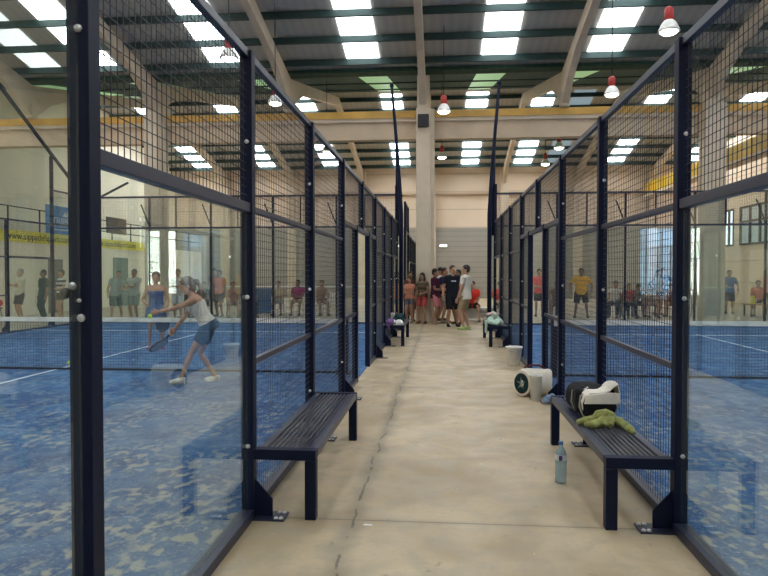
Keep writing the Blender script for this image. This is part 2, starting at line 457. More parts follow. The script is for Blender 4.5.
# lamps
def lamp_proto():
    r = empty('high_bay_lamp', (0, 0, 0))
    z = 0
    MB().lathe([(.07, .02), (.13, -.04), (.19, -.16), (.20, -.2), (.17, -.2)], n=18).build('reflector', M['white'], r, smooth=True)
    MB().ell((0, 0, -.19), (.165, .165, .075)).build('bulb', M['bulb'], r, smooth=True)
    MB().lathe([(.05, 0), (.085, .02), (.085, .22), (.05, .26)], n=14).build('housing', M['red'], r, smooth=True)
    return r
lamps = [(4.25, 12.9, 'high bay lamp with red cap, nearest and largest on the right'),
         (4.31, 17.3, 'high bay lamp with red cap, second on the right, above the yellow rail'),
         (.05, 18.7, 'high bay lamp with red cap hanging just right of the middle column, above the beam'),
         (0.0, 26.1, 'high bay lamp with red cap beyond the beam, right of the middle column'),
         (4.25, 24.5, 'high bay lamp right of the middle, higher of the two beyond the beam'),
         (4.31, 28.1, 'high bay lamp right of the middle, lower of the two beyond the beam'),
         (-4.45, 17.4, 'high bay lamp glowing beside the second tall post of the left fence'),
         (-4.5, 13.7, 'high bay lamp with red cap, nearest on the left, in front of a skylight'),
         (-4.3, 24.5, 'high bay lamp beyond the beam on the left, above the fence rail')]
lp = None
for i, (x, y, lb) in enumerate(lamps):
    if lp is None: lp = o = lamp_proto()
    else: o = copy_tree(lp)
    o.location = (x, y, 6.32); tag(o, lb, 'lamp', 'high bay lamps under the roof')
    top = rz(y) - .03
    MB().tube([(0, 0, .24), (0, 0, top - 6.32)], .012, 5).build('cable', M['black'], o)
M['wl'] = mat('wall_lamp_glow', (.9, .9, .9), .4, emit=(1., .97, .9), estr=2.5)
def wall_lamp(x, y, z, lb):
    r = empty('wall_lamp', (x, y, z), 0, lb, 'lamp', 'small wall lamps')
    MB().box((-.24, 0, -.08), (.24, .08, .08)).build('housing', M['white'], r)
    MB().box((-.21, -.05, -.05), (.21, 0, .05)).build('diffuser', M['wl'], r)
wall_lamp(.1, 40.8, 3.25, 'small white wall lamp on the grey wall beyond the walkway')
wall_lamp(-13.6, 40.8, 2.6, 'small white glowing box on the grey wall behind the left court')  # plain glowing box as a small bright spot behind the left court

# left wing details
bn = empty('yellow_banner', (-15.27, 21.4, 2.72), 0, 'long yellow banner with dark lettering along the left mezzanine edge', 'banner')
M['banner'] = mat('banner_yellow', (.85, .74, .05), .6)
MB().box((-.02, 0, -.02), (.0, 13.5, .4)).build('cloth', M['banner'], bn)
M['ink'] = mat('dark_lettering', (.03, .05, .02), .7)
def text(name, body, size, m, parent, loc, rot, ex=.004, sx=1):
    cu = bpy.data.curves.new(name, 'FONT'); cu.body = body; cu.size = size; cu.extrude = ex; cu.align_x = 'LEFT'; cu.align_y = 'CENTER'
    t = bpy.data.objects.new(name, cu); C.objects.link(t)
    dg = bpy.context.evaluated_depsgraph_get(); me = bpy.data.meshes.new_from_object(t.evaluated_get(dg))
    bpy.data.objects.remove(t)
    o = bpy.data.objects.new(name, me); C.objects.link(o); me.materials.clear(); me.materials.append(m)
    o.parent = parent; o.location = loc; o.rotation_euler = rot; o.scale = (sx, 1, 1); return o
text('lettering', 'www.sippadelsport.com', .36, M['ink'], bn, (.006, .5, .19), (R(90), 0, R(90)), sx=1.15)
text('lettering', 'www.sippadelsport.com', .36, M['ink'], bn, (.006, 6.3, .19), (R(90), 0, R(90)), sx=1.15)
rl = empty('mezzanine_railing', (-15.34, 21.4, 2.9), 0, 'thin dark railing along the left mezzanine above the yellow banner', 'railing')
for z in (.55, 1.05): MB().box((-.02, 0, z), (.02, 19.5, z + .04)).build('rail', M['purlin'], rl)
for k in range(11): MB().box((-.02, .7 + 1.85*k, 0), (.02, .74 + 1.85*k, 1.06)).build('post', M['purlin'], rl)
sg = empty('blue_sign', (-15.22, 24.2, 3.12), 0, 'blue sign with white emblem and lettering hung on the mezzanine railing', 'sign')
M['sign'] = mat('sign_blue', (.04, .22, .58), .5)
M['signw'] = mat('sign_white', (.6, .68, .74), .6)
MB().box((-.03, 0, 0), (0, 2.9, 1.12)).build('board', M['sign'], sg)
text('lettering', 'TRIPEX', .42, M['signw'], sg, (.006, .35, .5), (R(90), 0, R(90)), sx=1.2)
MB().prism([(1.1, .72), (1.75, .72), (1.5, 1.03), (1.42, .8), (1.3, .92)], 'x', .0, .008).build('emblem', M['signw'], sg)
MB().box((0, .5, .16), (.008, 2.3, .2)).build('underline', M['signw'], sg)
dp = empty('dark_poster', (-15.22, 28.8, 3.4), 0, 'dark brown poster on the mezzanine railing right of the blue sign', 'poster')
MB().box((-.03, 0, 0), (0, .9, .75)).build('left_half', mat('poster_dark', (.04, .035, .03), .6), dp)
MB().box((-.03, .95, 0), (0, 1.9, .75)).build('right_half', mat('poster_brown', (.09, .045, .03), .6), dp)
d4 = struct('door_5', MB().box((-15.32, 24.4, 0), (-15.26, 25.35, 2.12)), M['doorgrey'])
struct('door_6', MB().box((-15.32, 29.5, 0), (-15.26, 30.9, 2.3)), mat('teal_door', (.10, .17, .16), .6))

# ------------------------------------------------------------------ courts
def court(x0, x1, lab):
    r = empty('padel_court', (x0, Y0, 0), 0, lab, 'sports court', 'padel courts')
    r['kind'] = 'structure'
    mb = MB().box((x0, Y0, .0), (x1, Y1, .012)); o = mb.build('turf', M['turf']); o.parent = r; o.location = (-x0, -Y0, 0)
    l = MB(); cx = (x0 + x1)/2; z0, z1 = .012, .016
    l.box((cx - .025, 3.06, z0), (cx + .025, 17.3, z1)); l.build('centre_line', M['line'], r).location = (-x0, -Y0, 0)
    for y in (3.05, 17.1):
        MB().box((x0 + .05, y - .025, z0), (x1 - .05, y + .025, z1)).build('service_line', M['line'], r).location = (-x0, -Y0, 0)
    return r
court(XL - 10, XL, 'blue sanded padel court left of the walkway')
court(XR, XR + 10, 'blue sanded padel court right of the walkway')

def bolt(x, y, z, parent, ax='y', r=.0115, m=None):
    mb = MB()
    d = {'y': V((0, -1, 0)), 'x+': V((1, 0, 0)), 'x-': V((-1, 0, 0)), 'z': V((0, 0, 1))}[ax]
    p = V((x, y, z)); mb.tube([p, p + d*.006, p + d*.011], [r*1.25, r*1.2, r*.6], 8)
    return mb.build('bolt', m or M['bolt'], parent, smooth=False)

def mesh_panel(mb, p0, p1, za, zb, pitch=.05, r=.0017, hp=None):
    """welded wire mesh between two points on plan; wires are real bars"""
    p0, p1 = V(p0), V(p1); d = p1 - p0; L_ = d.length; d.normalize()
    n = int(round(L_/pitch))
    for i in range(1, n):
        q = p0 + d*(L_*i/n); mb.bar((q.x, q.y, za), (q.x, q.y, zb), 2*r, 2*r)
    hp = hp or pitch; m_ = int(round((zb - za)/hp))
    for j in range(1, m_):
        z = za + (zb - za)*j/m_; off = .0035
        mb.bar((p0.x + off*d.y, p0.y + off*d.x, z), (p1.x + off*d.y, p1.y + off*d.x, z), 2*r, 2*r)

def side_fence(X, out, label, spans, ys, heights, name='court_fence', detail=True, foot=True):
    """out = +1/-1: the direction away from the court. spans: list of styles between consecutive ys"""
    r = empty(name, (X, ys[0], 0), 0, label, 'fence')
    ox, oy = X, ys[0]
    PW = .08
    ys = list(ys)
    for y, h in zip(ys, heights):
        z0 = 0
        if h < 0: z0, h = 2.25, -h            # the short hanging post over the gateway
        p = MB().box((-PW/2, y - oy - PW/2, z0), (PW/2, y - oy + PW/2, h)).build('post', M['navy'], r, bevel=.004)
        if z0 == 0 and foot:
            MB().box((0, y - oy - .075, 0), (out*.245, y - oy + .075, .012)).build('base_plate', M['navy_toplit'], p)
            MB().prism([(out*.038, .012), (out*.155, .012), (out*.155, .12), (out*.038, .25)], 'y', y - oy - .006, y - oy + .006).build('gusset', M['navy'], p)
            MB().box((out*.04, y - oy - .004, .012), (out*.15, y - oy + .004, .02)).build('weld', M['navy'], p)
            for bx in (.19, .222):
                for by in (-.05, .05): bolt(out*bx, y - oy + by, .012, p, 'z')
        if detail:
            for z in (.47, 1.43, 2.42):
                if z > z0: bolt(.006, y - oy - PW/2, z, p)
            if abs(y - 2.205) < .01:
                bolt(-.024, y - oy - PW/2, 1.54, p); bolt(.0, y - oy - PW/2, 1.49, p, r=.006)
                MB().ell((-.045, y - oy - PW/2 - .01, 1.515), (.020, .016, .020), n=12, m=8).build('clamp_knob', M['black'], p, smooth=True)
    for k in range(len(ys) - 1):
        a, b = ys[k] - oy + PW/2, ys[k+1] - oy - PW/2; st = spans[k]
        h = 4. if '4' in st else 3.
        def rail(z, w=.04, hh=.04, a_=a, b_=b):
            MB().box((-w/2, a_, z - hh/2), (w/2, b_, z + hh/2)).build('rail', M['navy_toplit'], r, bevel=.003)
        rail(h - .025, .045, .05)
        if 'glass' in st:
            gz = 3. if '4' in st else 2.
            rail(gz, .06, .06); rail(.03, .09, .06)
            MB().box((-.005, a + .002, .062), (.005, b - .002, gz - .032)).build('glass_panel', M['glass'], r)
            mp = MB(); mesh_panel(mp, (0, a), (0, b), gz + .03, h - .05); mp.build('wire_mesh', M['wire'], r)
            for z in (.62, 1.50):
                MB().ell((-out*.03, a - PW/2 - .0, z), (.022, .03, .03), n=8, m=6).build('glass_clamp', M['black'], r)
        elif 'mesh' in st:
            rail(1.0); rail(2.0); rail(.03, .07, .06)
            mp = MB(); mesh_panel(mp, (0, a), (0, b), .06, h - .05); mp.build('wire_mesh', M['wire'], r)
        elif 'gate' in st:
            mp = MB(); mesh_panel(mp, (0, a), (0, b), 2.28, h - .05); mp.build('wire_mesh', M['wire'], r)
            g0, g1 = a, b
            if st.endswith('a'): g0, g1, gp = a, a + 1.20, a + 1.24
            else: g0, g1, gp = b - 1.06, b, b - 1.10
            MB().box((-.04, gp - .04, 0), (.04, gp + .04, 2.27)).build('gate_post', M['navy'], r, bevel=.004)
            MB().box((-.03, a - .04, 2.2), (.03, b + .04, 2.26)).build('gate_lintel', M['navy_toplit'], r)
            MB().box((-.02, g0, .98), (.02, g1, 1.02)).build('rail', M['navy_toplit'], r)
            MB().box((-.035, g0, 0), (.035, g1, .06)).build('rail', M['navy_toplit'], r)
            mp = MB(); mesh_panel(mp, (0, g0), (0, g1), .06, 2.2); mp.build('wire_mesh', M['wire'], r)
    return r

ys = [Y0 + 2*k for k in range(11)]
ys_l = list(ys); ys_l[1] = 2.205
hs = [4, 4, 3, 3, 3, -3, 3, 3, 3, 4, 4]
spans = ['glass4', 'glass', 'mesh', 'mesh', 'gate_a', 'gate_b', 'mesh', 'mesh', 'glass', 'glass4']
fl = side_fence(XL, 1, 'navy steel fence of glass and wire mesh on the left of the walkway', spans, ys_l, hs)
fr_ = side_fence(XR, -1, 'navy steel fence of glass and wire mesh on the right of the walkway', spans, ys, hs)
ff = side_fence(XL - 10, -1, 'navy fence on the far left side of the left court', spans, ys, [4, 4, 3, 3, 3, -3, 3, 3, 3, 4.95, 4], detail=False)
MB().bar((0, 20, 3.8), (0, 13.2, 7.95), .07, .07).build('stay_bar', M['navy'], ff)
MB().box((-.05, 13.95, 0), (.05, 14.05, 7.5)).build('lamp_post', M['navy'], ff)
MB().bar((0, 20, 3.8), (1.3, 20.05, 4.45), .06, .06).build('stay_bar', M['navy'], ff)
side_fence(XR + 10, 1, 'navy fence on the far right side of the right court', spans, ys, hs, detail=False)
side_fence(XL, 1, 'navy mesh fence of the next court beyond the column', ['glass4', 'glass', 'mesh', 'mesh', 'mesh'],
           [22.3 + 2*k for k in range(6)], [4, 4, 3, 3, 3, 3], detail=False)

def end_wall(x0, x1, Y, label, struts=True):
    r = empty('end_wall', (x0, Y, 0), 0, label, 'glass wall')
    n = 5
    for k in range(n):
        a, b = 2*k + (.045 if k == 0 else .03), 2*k + 2 - .03
        if k == n - 1: b = 2*k + 2 - .045
        MB().box((a, -.005, .062), (b, .005, 2.97)).build('glass_panel', M['glass'], r)
        mp = MB(); mesh_panel(mp, (a, 0), (b, 0), 3.02, 3.96, r=.002); mp.build('wire_mesh', M['wire'], r)
    for k in range(1, n):
        x = 2*k
        p = MB().box((x - .03, .012, 0), (x + .03, .07, 4.0)).build('post', M['navy'], r)
        MB().bar((x, .04, 3.05), (x - .28, .04, 3.75), .035, .035).build('strut', M['navy'], p)
        MB().box((x + .85, .012, 3.0), (x + .89, .05, 4.0)).build('mesh_stay', M['navy'], r)
    for z, w in ((.03, .09), (3.0, .05), (3.975, .05)):
        MB().box((.045, -w/2, z - .03), (9.955, w/2, z + .03)).build('rail', M['navy_toplit'], r)
    return r
end_wall(XL - 10, XL, Y1, 'glass end wall of the left court with wire mesh on top')
end_wall(XR, XR + 10, Y1, 'glass end wall of the right court with wire mesh on top')
end_wall(XL - 10, XL, Y0, 'nearest glass end wall of the left court')
end_wall(XR, XR + 10, Y0, 'nearest glass end wall of the right court')

# floodlight masts leaning over the courts at the far corners
def mast(x0, x1, s, lab):
    r = empty('light_mast', (x0, 18.08, 0), 0, lab, 'mast')
    MB().tube([(0, 0, 0), (0, 0, 3.2), ((x1 - x0)*.18, -.02, 4.1), ((x1 - x0)*.6, -.06, 5.5), (x1 - x0, -.12, 6.66)], [.06, .06, .052, .045, .038], 8).build('pole', M['navy'], r, smooth=True)
    MB().tube([(s*.11, .1, 2.6), (s*.12, .1, 4.2), ((x1 - x0)*.55, -.04, 5.4)], [.045, .04, .02], 8).build('stay', M['navy'], r, smooth=True)
    MB().ell((x1 - x0, -.12, 6.68), (.055, .055, .07)).build('cap', M['navy'], r)
    MB().box((-.09, -.09, 0), (.09, .09, .015)).build('base_plate', M['navy_toplit'], r)
mast(XL + .13, XL - .12, -1, 'tall thin navy lighting mast rising from the left fence')
mast(XR - .16, XR + .08, 1, 'tall thin navy lighting mast rising from the right fence')

# nets
def net(x0, x1, lab):
    y = 10.15; a, b = x0 + .28, x1 - .28
    r = empty('court_net', ((x0 + x1)/2, y, 0), 0, lab, 'net')
    cx = (x0 + x1)/2
    mb = MB(); n = int((b - a)/.045)
    for i in range(1, n):
        x = a + (b - a)*i/n; mb.bar((x - cx, 0, .03), (x - cx, 0, .80), .0032, .0032)
    for j in range(1, 18): mb.bar((a - cx, .003, .80*j/18 + .02), (b - cx, .003, .80*j/18 + .02), .0032, .0032)
    mb.build('netting', M['netcord'], r)
    MB().box((a - cx, -.012, .795), (b - cx, .012, .865)).build('top_tape', M['tape'], r)
    MB().bar((a - cx, 0, .03), (b - cx, 0, .03), .03, .03).build('lower_cord', M['netcord'], r)
    for e in (a, b):
        p = MB().box((e - .07 - cx, -.07, .013), (e + .07 - cx, .07, .88)).build('net_post', M['navy'], r, bevel=.006)
        MB().box((e - .12 - cx, -.12, .013), (e + .12 - cx, .12, .03)).build('base_plate', M['navy'], p)
        MB().box((e - .05 - cx, -.085, .78), (e + .05 - cx, .03, .93)).build('tape_wrap', M['tape'], p)
net(XL - 10, XL, 'white taped net across the left court')
net(XR, XR + 10, 'white taped net across the right court')

# benches
def bench(X, out, y, lab):
    """two end frames bolted to the fence posts and a slatted seat between"""
    r = empty('bench', (X, y, 0), 0, lab, 'bench', 'navy steel benches fixed to the fences')
    o = out; xo = .445
    for ye in (0, 2.0):
        MB().box((o*(xo - .072), ye - .036, 0), (o*xo, ye + .036, .38)).build('leg', M['navy'], r, bevel=.004)
        MB().box((o*.04, ye - .036, .382), (o*xo, ye + .036, .45)).build('bracket_arm', M['navy'], r, bevel=.004)
    MB().box((o*(xo - .06), .037, .395), (o*xo, 1.963, .448)).build('seat_rail', M['navy_toplit'], r, bevel=.003)
    MB().box((o*.06, .037, .395), (o*.11, 1.963, .448)).build('seat_rail', M['navy_toplit'], r, bevel=.003)
    for i in range(8):
        x = .135 + i*.0335
        MB().box((o*(x - .0095), .037, .428), (o*(x + .0095), 1.963, .444)).build('slat', M['navy_toplit'], r)
    for yy in (.5, 1., 1.5): MB().box((o*.11, yy - .015, .405), (o*(xo - .06), yy + .015, .427)).build('cross_bar', M['navy'], r)
    return r
bench(XL, 1, 4.15, 'empty navy bench on the left, nearest the camera')
bench(XR, -1, 4.15, 'navy bench on the right carrying the black sports bag')
bench(XL, 1, 14.15, 'far navy bench on the left with caps and a purple bag')
bench(XR, -1, 14.15, 'far navy bench on the right under a mint towel')

# ------------------------------------------------------------------ people
def skin_mat(name, col, hair):
    m = mat(name, col, .55, spec=.35, noise=(9, .06)); return m
SK = {'fair': mat('skin_fair', (.50, .26, .155), .55, noise=(9, .06)),
      'tan': mat('skin_tan', (.44, .235, .15), .55, noise=(9, .06)),
      'dark': mat('skin_brown', (.29, .145, .09), .55, noise=(9, .06))}
EYE = mat('eye_dark', (.02, .015, .012), .3); LIP = mat('lips', (.36, .12, .10), .5)
HAIRS = {'black': mat('hair_black', (.012, .009, .008), .6, noise=(40, .3)), 'brown': mat('hair_brown', (.06, .03, .016), .6, noise=(40, .3)),
         'fair': mat('hair_fair', (.15, .08, .035), .6, noise=(40, .3)), 'grey': mat('hair_grey', (.25, .24, .23), .6, noise=(40, .3))}

def remeshed(mb, name, voxel, it=4, fac=.5):
    me = mb.mesh(name); o = bpy.data.objects.new(name + '_tmp', me); C.objects.link(o)
    r = o.modifiers.new('r', 'REMESH'); r.mode = 'VOXEL'; r.voxel_size = voxel; r.use_smooth_shade = True
    if it:
        s = o.modifiers.new('s', 'SMOOTH'); s.factor = fac; s.iterations = it
    dg = bpy.context.evaluated_depsgraph_get()
    out = bpy.data.meshes.new_from_object(o.evaluated_get(dg)); out.name = name
    bpy.data.objects.remove(o); out.materials.clear()
    out.shade_smooth()
    return out

def ik(a, t, l1, l2, pole):
    a, t = V(a), V(t); d = t - a; L_ = min(d.length, (l1 + l2)*.995); d.normalize(); t = a + d*L_
    x = (l1*l1 - l2*l2 + L_*L_)/(2*L_); h = math.sqrt(max(l1*l1 - x*x, 0))
    p = V(pole); p = p - d*p.dot(d)
    if p.length < 1e-4: p = V((0, 0, 1))
    return a + d*x + p.normalized()*h, t

def ering(c, ax, ay, a, b, n=18, pw=2.3):
    out = []
    for i in range(n):
        t = 2*math.pi*i/n; ct, st_ = math.cos(t), math.sin(t)
        out.append(c + ax*(a*math.copysign(abs(ct)**(2/pw), ct)) + ay*(b*math.copysign(abs(st_)**(2/pw), st_)))
    return out

TORSO_M = [(-.11, .120, .095, 0), (-.05, .162, .112, 0), (.03, .160, .112, 0), (.12, .146, .102, -.004), (.22, .150, .104, -.006),
           (.33, .172, .116, -.004), (.41, .180, .112, 0), (.46, .150, .088, .004), (.492, .085, .065, .008)]
TORSO_F = [(-.11, .125, .100, 0), (-.05, .172, .118, .006), (.03, .160, .112, .004), (.12, .126, .092, -.002), (.22, .128, .094, -.006),
           (.33, .146, .124, -.014), (.41, .152, .100, -.002), (.46, .125, .078, .004), (.49, .070, .058, .008)]

def person(label, loc, face=0., H=1.75, sex='m', lean=0., side=0., twist=0., pelvis=None, hands=None, feet=None, poleL=(.5, .6, -.5), poleR=(-.5, .6, -.5),
           kneeL=(0.05, -1, 0), kneeR=(-.05, -1, 0), head=(0, 0), skin='tan', hair=('short', 'black'), top=None, bottom=None, shoes=(.1, .1, .1),
           wide=1., curl=.5, stripes=None, logo=None, voxel=.0105, group=None):
    s = H/1.75
    root = empty('person', loc, face, label, 'person', group)
    pv = V(pelvis or (0, 0, .93))
    Rt = Euler((lean, side, twist), 'XYZ').to_matrix()      # lean>0 bends towards -Y (the front)
    Rt = Matrix.Rotation(twist, 3, 'Z') @ Matrix.Rotation(side, 3, 'Y') @ Matrix.Rotation(lean, 3, 'X')
    up, rx, fy = Rt @ V((0, 0, 1)), Rt @ V((1, 0, 0)), Rt @ V((0, 1, 0))
    T = TORSO_M if sex == 'm' else TORSO_F
    wd = wide
    sh = .178 if sex == 'm' else .152
    def tp(t, x=0, y=0):
        # the lower spine bends first a little less than the chest
        k = max(0., min(1., (t + .1)/.25)); R2 = Matrix.Identity(3).lerp(Rt, k) if False else Rt
        return pv + up*t + rx*x + fy*y
    neck = tp(.50, 0, .005)
    shL, shR = tp(.425, sh*wd, .01), tp(.425, -sh*wd, .01)
    hands = hands or ((.25, -.04, .80), (-.25, -.04, .80)); feet = feet or ((.11, .0, .085), (-.11, .03, .085))
    elL, wrL = ik(shL, hands[0], .285, .255, poleL); elR, wrR = ik(shR, hands[1], .285, .255, poleR)
    hpL, hpR = pv + V((.088*wd, 0, -.03)), pv + V((-.088*wd, 0, -.03))
    knL, anL = ik(hpL, feet[0], .43, .415, kneeL); knR, anR = ik(hpR, feet[1], .43, .415, kneeR)
    f = 1. if sex == 'm' else .86
    def limb(mb, pts, rs, n=12): mb.tube([V(p)*s for p in pts], [r*s for r in rs], n)
    def ball(mb, c, r, rot=None):
        rr = tuple(x*s for x in r) if isinstance(r, tuple) else r*s
        mb.ell(V(c)*s, rr, rot)
    def torso(mb, inf, t0=-9, t1=9, flare=0.):
        rings = []
        secs = [q for q in T if t0 - 1e-6 <= q[0] <= t1 + 1e-6]
        def interp(t):
            for a, b in zip(T[:-1], T[1:]):
                if a[0] <= t <= b[0]:
                    k = (t - a[0])/(b[0] - a[0]); return (t,) + tuple(a[i] + (b[i]-a[i])*k for i in (1, 2, 3))
            e = T[0] if t < T[0][0] else T[-1]
            return (t,) + tuple(e[1:])
        if t0 > -9: secs = [interp(t0)] + [q for q in secs if q[0] > t0 + .01]
        if t1 < 9: secs = [q for q in secs if q[0] < t1 - .01] + [interp(t1)]
        for t, a, b, oy in secs:
            if t0 < -.11 or t < -.03: a = max(a, .158*(1 if inf else .8)); b = max(b, .108 if inf else b)
            fl_ = flare*max(0, -t + .1)
            rings.append(ering(tp(t, 0, oy)*s, rx, fy, (a*wd + inf + fl_)*s, (b*wd + inf + fl_)*s))
        mb.loft(rings)
    b = MB()
    torso(b, 0.)
    # neck and head
    hp, hy = head
    Rh = Rt @ Matrix.Rotation(hy, 3, 'Z') @ Matrix.Rotation(hp - lean*.0, 3, 'X')
    hc = neck + up*.062 + Rh @ V((0, -.012, .088)); HS = 1.08
    limb(b, [tp(.44), neck + up*.03, hc + Rh @ V((0, .02, -.04))], [.075*f, .056*f, .054*f])
    def hpnt(x, y, z): return hc + Rh @ V((x*HS, y*HS, z*HS))
    ball(b, hpnt(0, .012, .035), (.081, .100, .096), Rh)
    ball(b, hpnt(0, -.018, -.03), (.066, .076, .086), Rh)
    ball(b, hpnt(0, -.052, -.082), (.030, .028, .022), Rh)       # chin
    limb(b, [hpnt(0, -.082, .02), hpnt(0, -.106, -.025)], [.009, .015], 8)   # nose
    for sx in (-1, 1):
        ball(b, hpnt(sx*.072, .012, -.012), (.012, .020, .032), Rh)
        limb(b, [hpnt(sx*.012, -.083, .026), hpnt(sx*.045, -.073, .024)], [.009, .007], 6)   # brow
    # arms and legs
    for S_, E_, W_ in ((shL, elL, wrL), (shR, elR, wrR)):
        m1 = S_.lerp(E_, .35)
        limb(b, [S_ - rx*0, m1, E_, E_.lerp(W_, .3), W_], [.056*f, .050*f, .040*f, .040*f, .027*f])
        ball(b, S_, (.060*f,)*3)
        limb(b, [tp(.52, 0, .012), tp(.485, 0, .01).lerp(S_, .35), S_ + up*.012], [.040*f, .050*f, .046*f])
        # hand with palm, four fingers and a thumb
        d = (W_ - E_).normalized(); side_ = 1 if S_ is shL else -1
        nrm = (V((-side_, 0, 0)) - d*V((-side_, 0, 0)).dot(d))
        if nrm.length < .2: nrm = V((0, 0, -1)) - d*V((0, 0, -1)).dot(d)
        nrm.normalize(); lat = d.cross(nrm).normalized()
        if lat.y > 0: lat = -lat           # lat points to the thumb side (forward)
        Mh = Matrix((lat, nrm, d)).transposed()
        ball(b, W_ + d*.048, (.040, .016, .052), Mh)
        for i, (o_, ln) in enumerate(((.031, .070), (.010, .080), (-.011, .074), (-.031, .058))):
            k0 = W_ + d*.082 + lat*o_; c1, c2 = curl*.7, curl*1.7
            k1 = k0 + (d*math.cos(c1) + nrm*math.sin(c1))*ln*.55
            k2 = k1 + (d*math.cos(c2) + nrm*math.sin(c2))*ln*.45
            limb(b, [W_ + d*.04 + lat*o_*.8, k0, k1, k2], [.010, .0105, .0095, .008], 7)
        t0 = W_ + d*.022 + lat*.028
        limb(b, [t0, t0 + (d*.7 + lat*.6 + nrm*.25).normalized()*.038, t0 + (d*.9 + lat*.45 + nrm*.4).normalized()*.068], [.013, .0115, .009], 7)
    for Hh, K_, A_, ft in ((hpL, knL, anL, 1), (hpR, knR, anR, -1)):
        limb(b, [Hh, Hh.lerp(K_, .35), K_, K_.lerp(A_, .3), K_.lerp(A_, .75), A_], [.086*f*wd, .078*f*wd, .054*f, .055*f, .037*f, .034*f])
        toe = V((ft*.03, -.15, 0)); limb(b, [A_ + V((0, .03, -.04)), A_ + V((0, -.02, -.035)), A_ + toe + V((0, 0, -.06))], [.034, .036, .022])
    me = remeshed(b, 'body', voxel*s, 3)
    me.materials.append(SK[skin]); me.materials.append(EYE); me.materials.append(LIP)
    ep = [hpnt(sx*.029, -.081, .004)*s for sx in (-1, 1)]; lipc = hpnt(0, -.092, -.056)*s
    for p in me.polygons:
        c = p.center
        if min((c - e).length for e in ep) < .0125*s: p.material_index = 1
        elif abs((c - lipc).dot(Rh @ V((0, 0, 1)))) < .008*s and (c - lipc).length < .026*s: p.material_index = 2
    bo = bpy.data.objects.new('body', me); C.objects.link(bo); bo.parent = root
    def piece(name, mb, m, vx=.012, it=2):
        me_ = remeshed(mb, name, vx*s, it); me_.materials.append(m)
        o = bpy.data.objects.new(name, me_); C.objects.link(o); o.parent = root; return o
    # hair
    style, hcol = hair
    if style != 'bald':
        h = MB()
        if style == 'short':
            ball(h, hpnt(0, .024, .048), (.090, .105, .094), Rh); ball(h, hpnt(0, .05, .0), (.082, .068, .076), Rh)
        else:
            ball(h, hpnt(0, .026, .046), (.094, .110, .098), Rh); ball(h, hpnt(0, .055, -.02), (.090, .070, .094), Rh)
        if style == 'long':
            limb(h, [hpnt(0, .06, 0), hpnt(0, .085, -.1), tp(.40, 0, .12), tp(.28, 0, .125)], [.070, .075, .070, .035])
            for sx in (-1, 1): limb(h, [hpnt(sx*.066, .02, .03), hpnt(sx*.082, .015, -.06), tp(.40, sx*.085, -.02)], [.028, .032, .022])
        if style == 'pony':
            limb(h, [hpnt(0, .10, .05), hpnt(0, .15, .03), hpnt(0, .165, -.06), hpnt(0, .14, -.16)], [.022, .034, .030, .012])
        if style == 'bun': ball(h, hpnt(0, .11, .09), (.045, .045, .042))
        piece('hair', h, HAIRS[hcol], .009, 2)
    # top
    if top:
        col, sleeve = top[0], top[1]; hem = top[2] if len(top) > 2 else -.10
        t = MB()
        if sleeve == 'strap':
            torso(t, .010, hem, .375)
            for sx in (-1, 1):
                limb(t, [tp(.36, sx*.075, -.105), tp(.455, sx*.085, -.03), tp(.47, sx*.085, .01), tp(.36, sx*.075, .10)], [.016, .015, .015, .016], 8)
        else:
            torso(t, .018, hem, .484, .085)
            for S_ in (shL, shR):
                k_ = 1. if sleeve else .72
                limb(t, [tp(.492, 0, .012), tp(.485, 0, .01).lerp(S_, .4), tp(.485, 0, .01).lerp(S_ + up*.012, k_)], [.058*f, .066*f, .066*f])
                if sleeve: ball(t, S_, (.079*f,)*3)
            if sleeve:
                for S_, E_, W_ in ((shL, elL, wrL), (shR, elR, wrR)):
                    if sleeve >= 1: limb(t, [tp(.40, 0, 0).lerp(S_, .7), S_, E_, W_.lerp(E_, .05)], [.07, .076*f, .058*f, .046*f])
                    else: limb(t, [tp(.40, 0, 0).lerp(S_, .7), S_, S_.lerp(E_, sleeve)], [.07, .076*f, .070*f])
            else:
                for S_ in (shL, shR): limb(t, [tp(.41), tp(.415).lerp(S_, .8)], [.07, .066])
        nm = 'tank_top' if sleeve in ('strap', 0) else 'shirt'
        to = piece(nm, t, cloth(col))
        if stripes:
            to.data.materials.append(cloth(stripes))
            for p in to.data.polygons:
                if int(math.floor((p.center.z/s)*14)) % 2: p.material_index = 1
        if logo:
            lg = MB()
            for k in range(4):
                lg.bar((tp(.36 - .012*(k % 2), -.05 + .033*k, -.137))*s, (tp(.33, -.04 + .033*k, -.140))*s, .02*s, .006*s, up=fy)
            lg.bar(tp(.345, -.07, -.138)*s, tp(.345, .07, -.138)*s, .004*s, .03*s, up=up)
            lo = lg.build('chest_print', cloth(logo), to)
    if bottom:
        kind, col = bottom[0], bottom[1]; ln = bottom[2] if len(bottom) > 2 else .9
        t = MB()
        waist = .02 if kind != 'dress' else .10
        if kind in ('skirt', 'dress'):
            rings = []
            mid = (knL + knR)/2; hipc = pv
            for k, (a, bb) in zip((0, .25, .5, .75, 1.), ((.150, .110), (.185, .14), (.195, .155), (.205, .165), (.215, .17))):
                c = tp(.06) .lerp(mid, k*ln)
                rings.append(ering(c*s, V((1, 0, 0)), V((0, 1, 0)), a*wd*s, bb*wd*s))
            t.loft(rings)
        else:
            torso(t, .020, -.10, .045)
            for Hh, K_, A_, sx in ((hpL, knL, anL, 1), (hpR, knR, anR, -1)):
                if kind == 'trousers': limb(t, [Hh, Hh.lerp(K_, .4), K_, A_ + V((0, 0, .02))], [.108*f*wd, .098*f*wd, .078*f, .060*f])
                else: limb(t, [Hh, Hh.lerp(K_, .4), Hh.lerp(K_, ln)], [.108*f*wd, .103*f*wd, .094*f*wd])
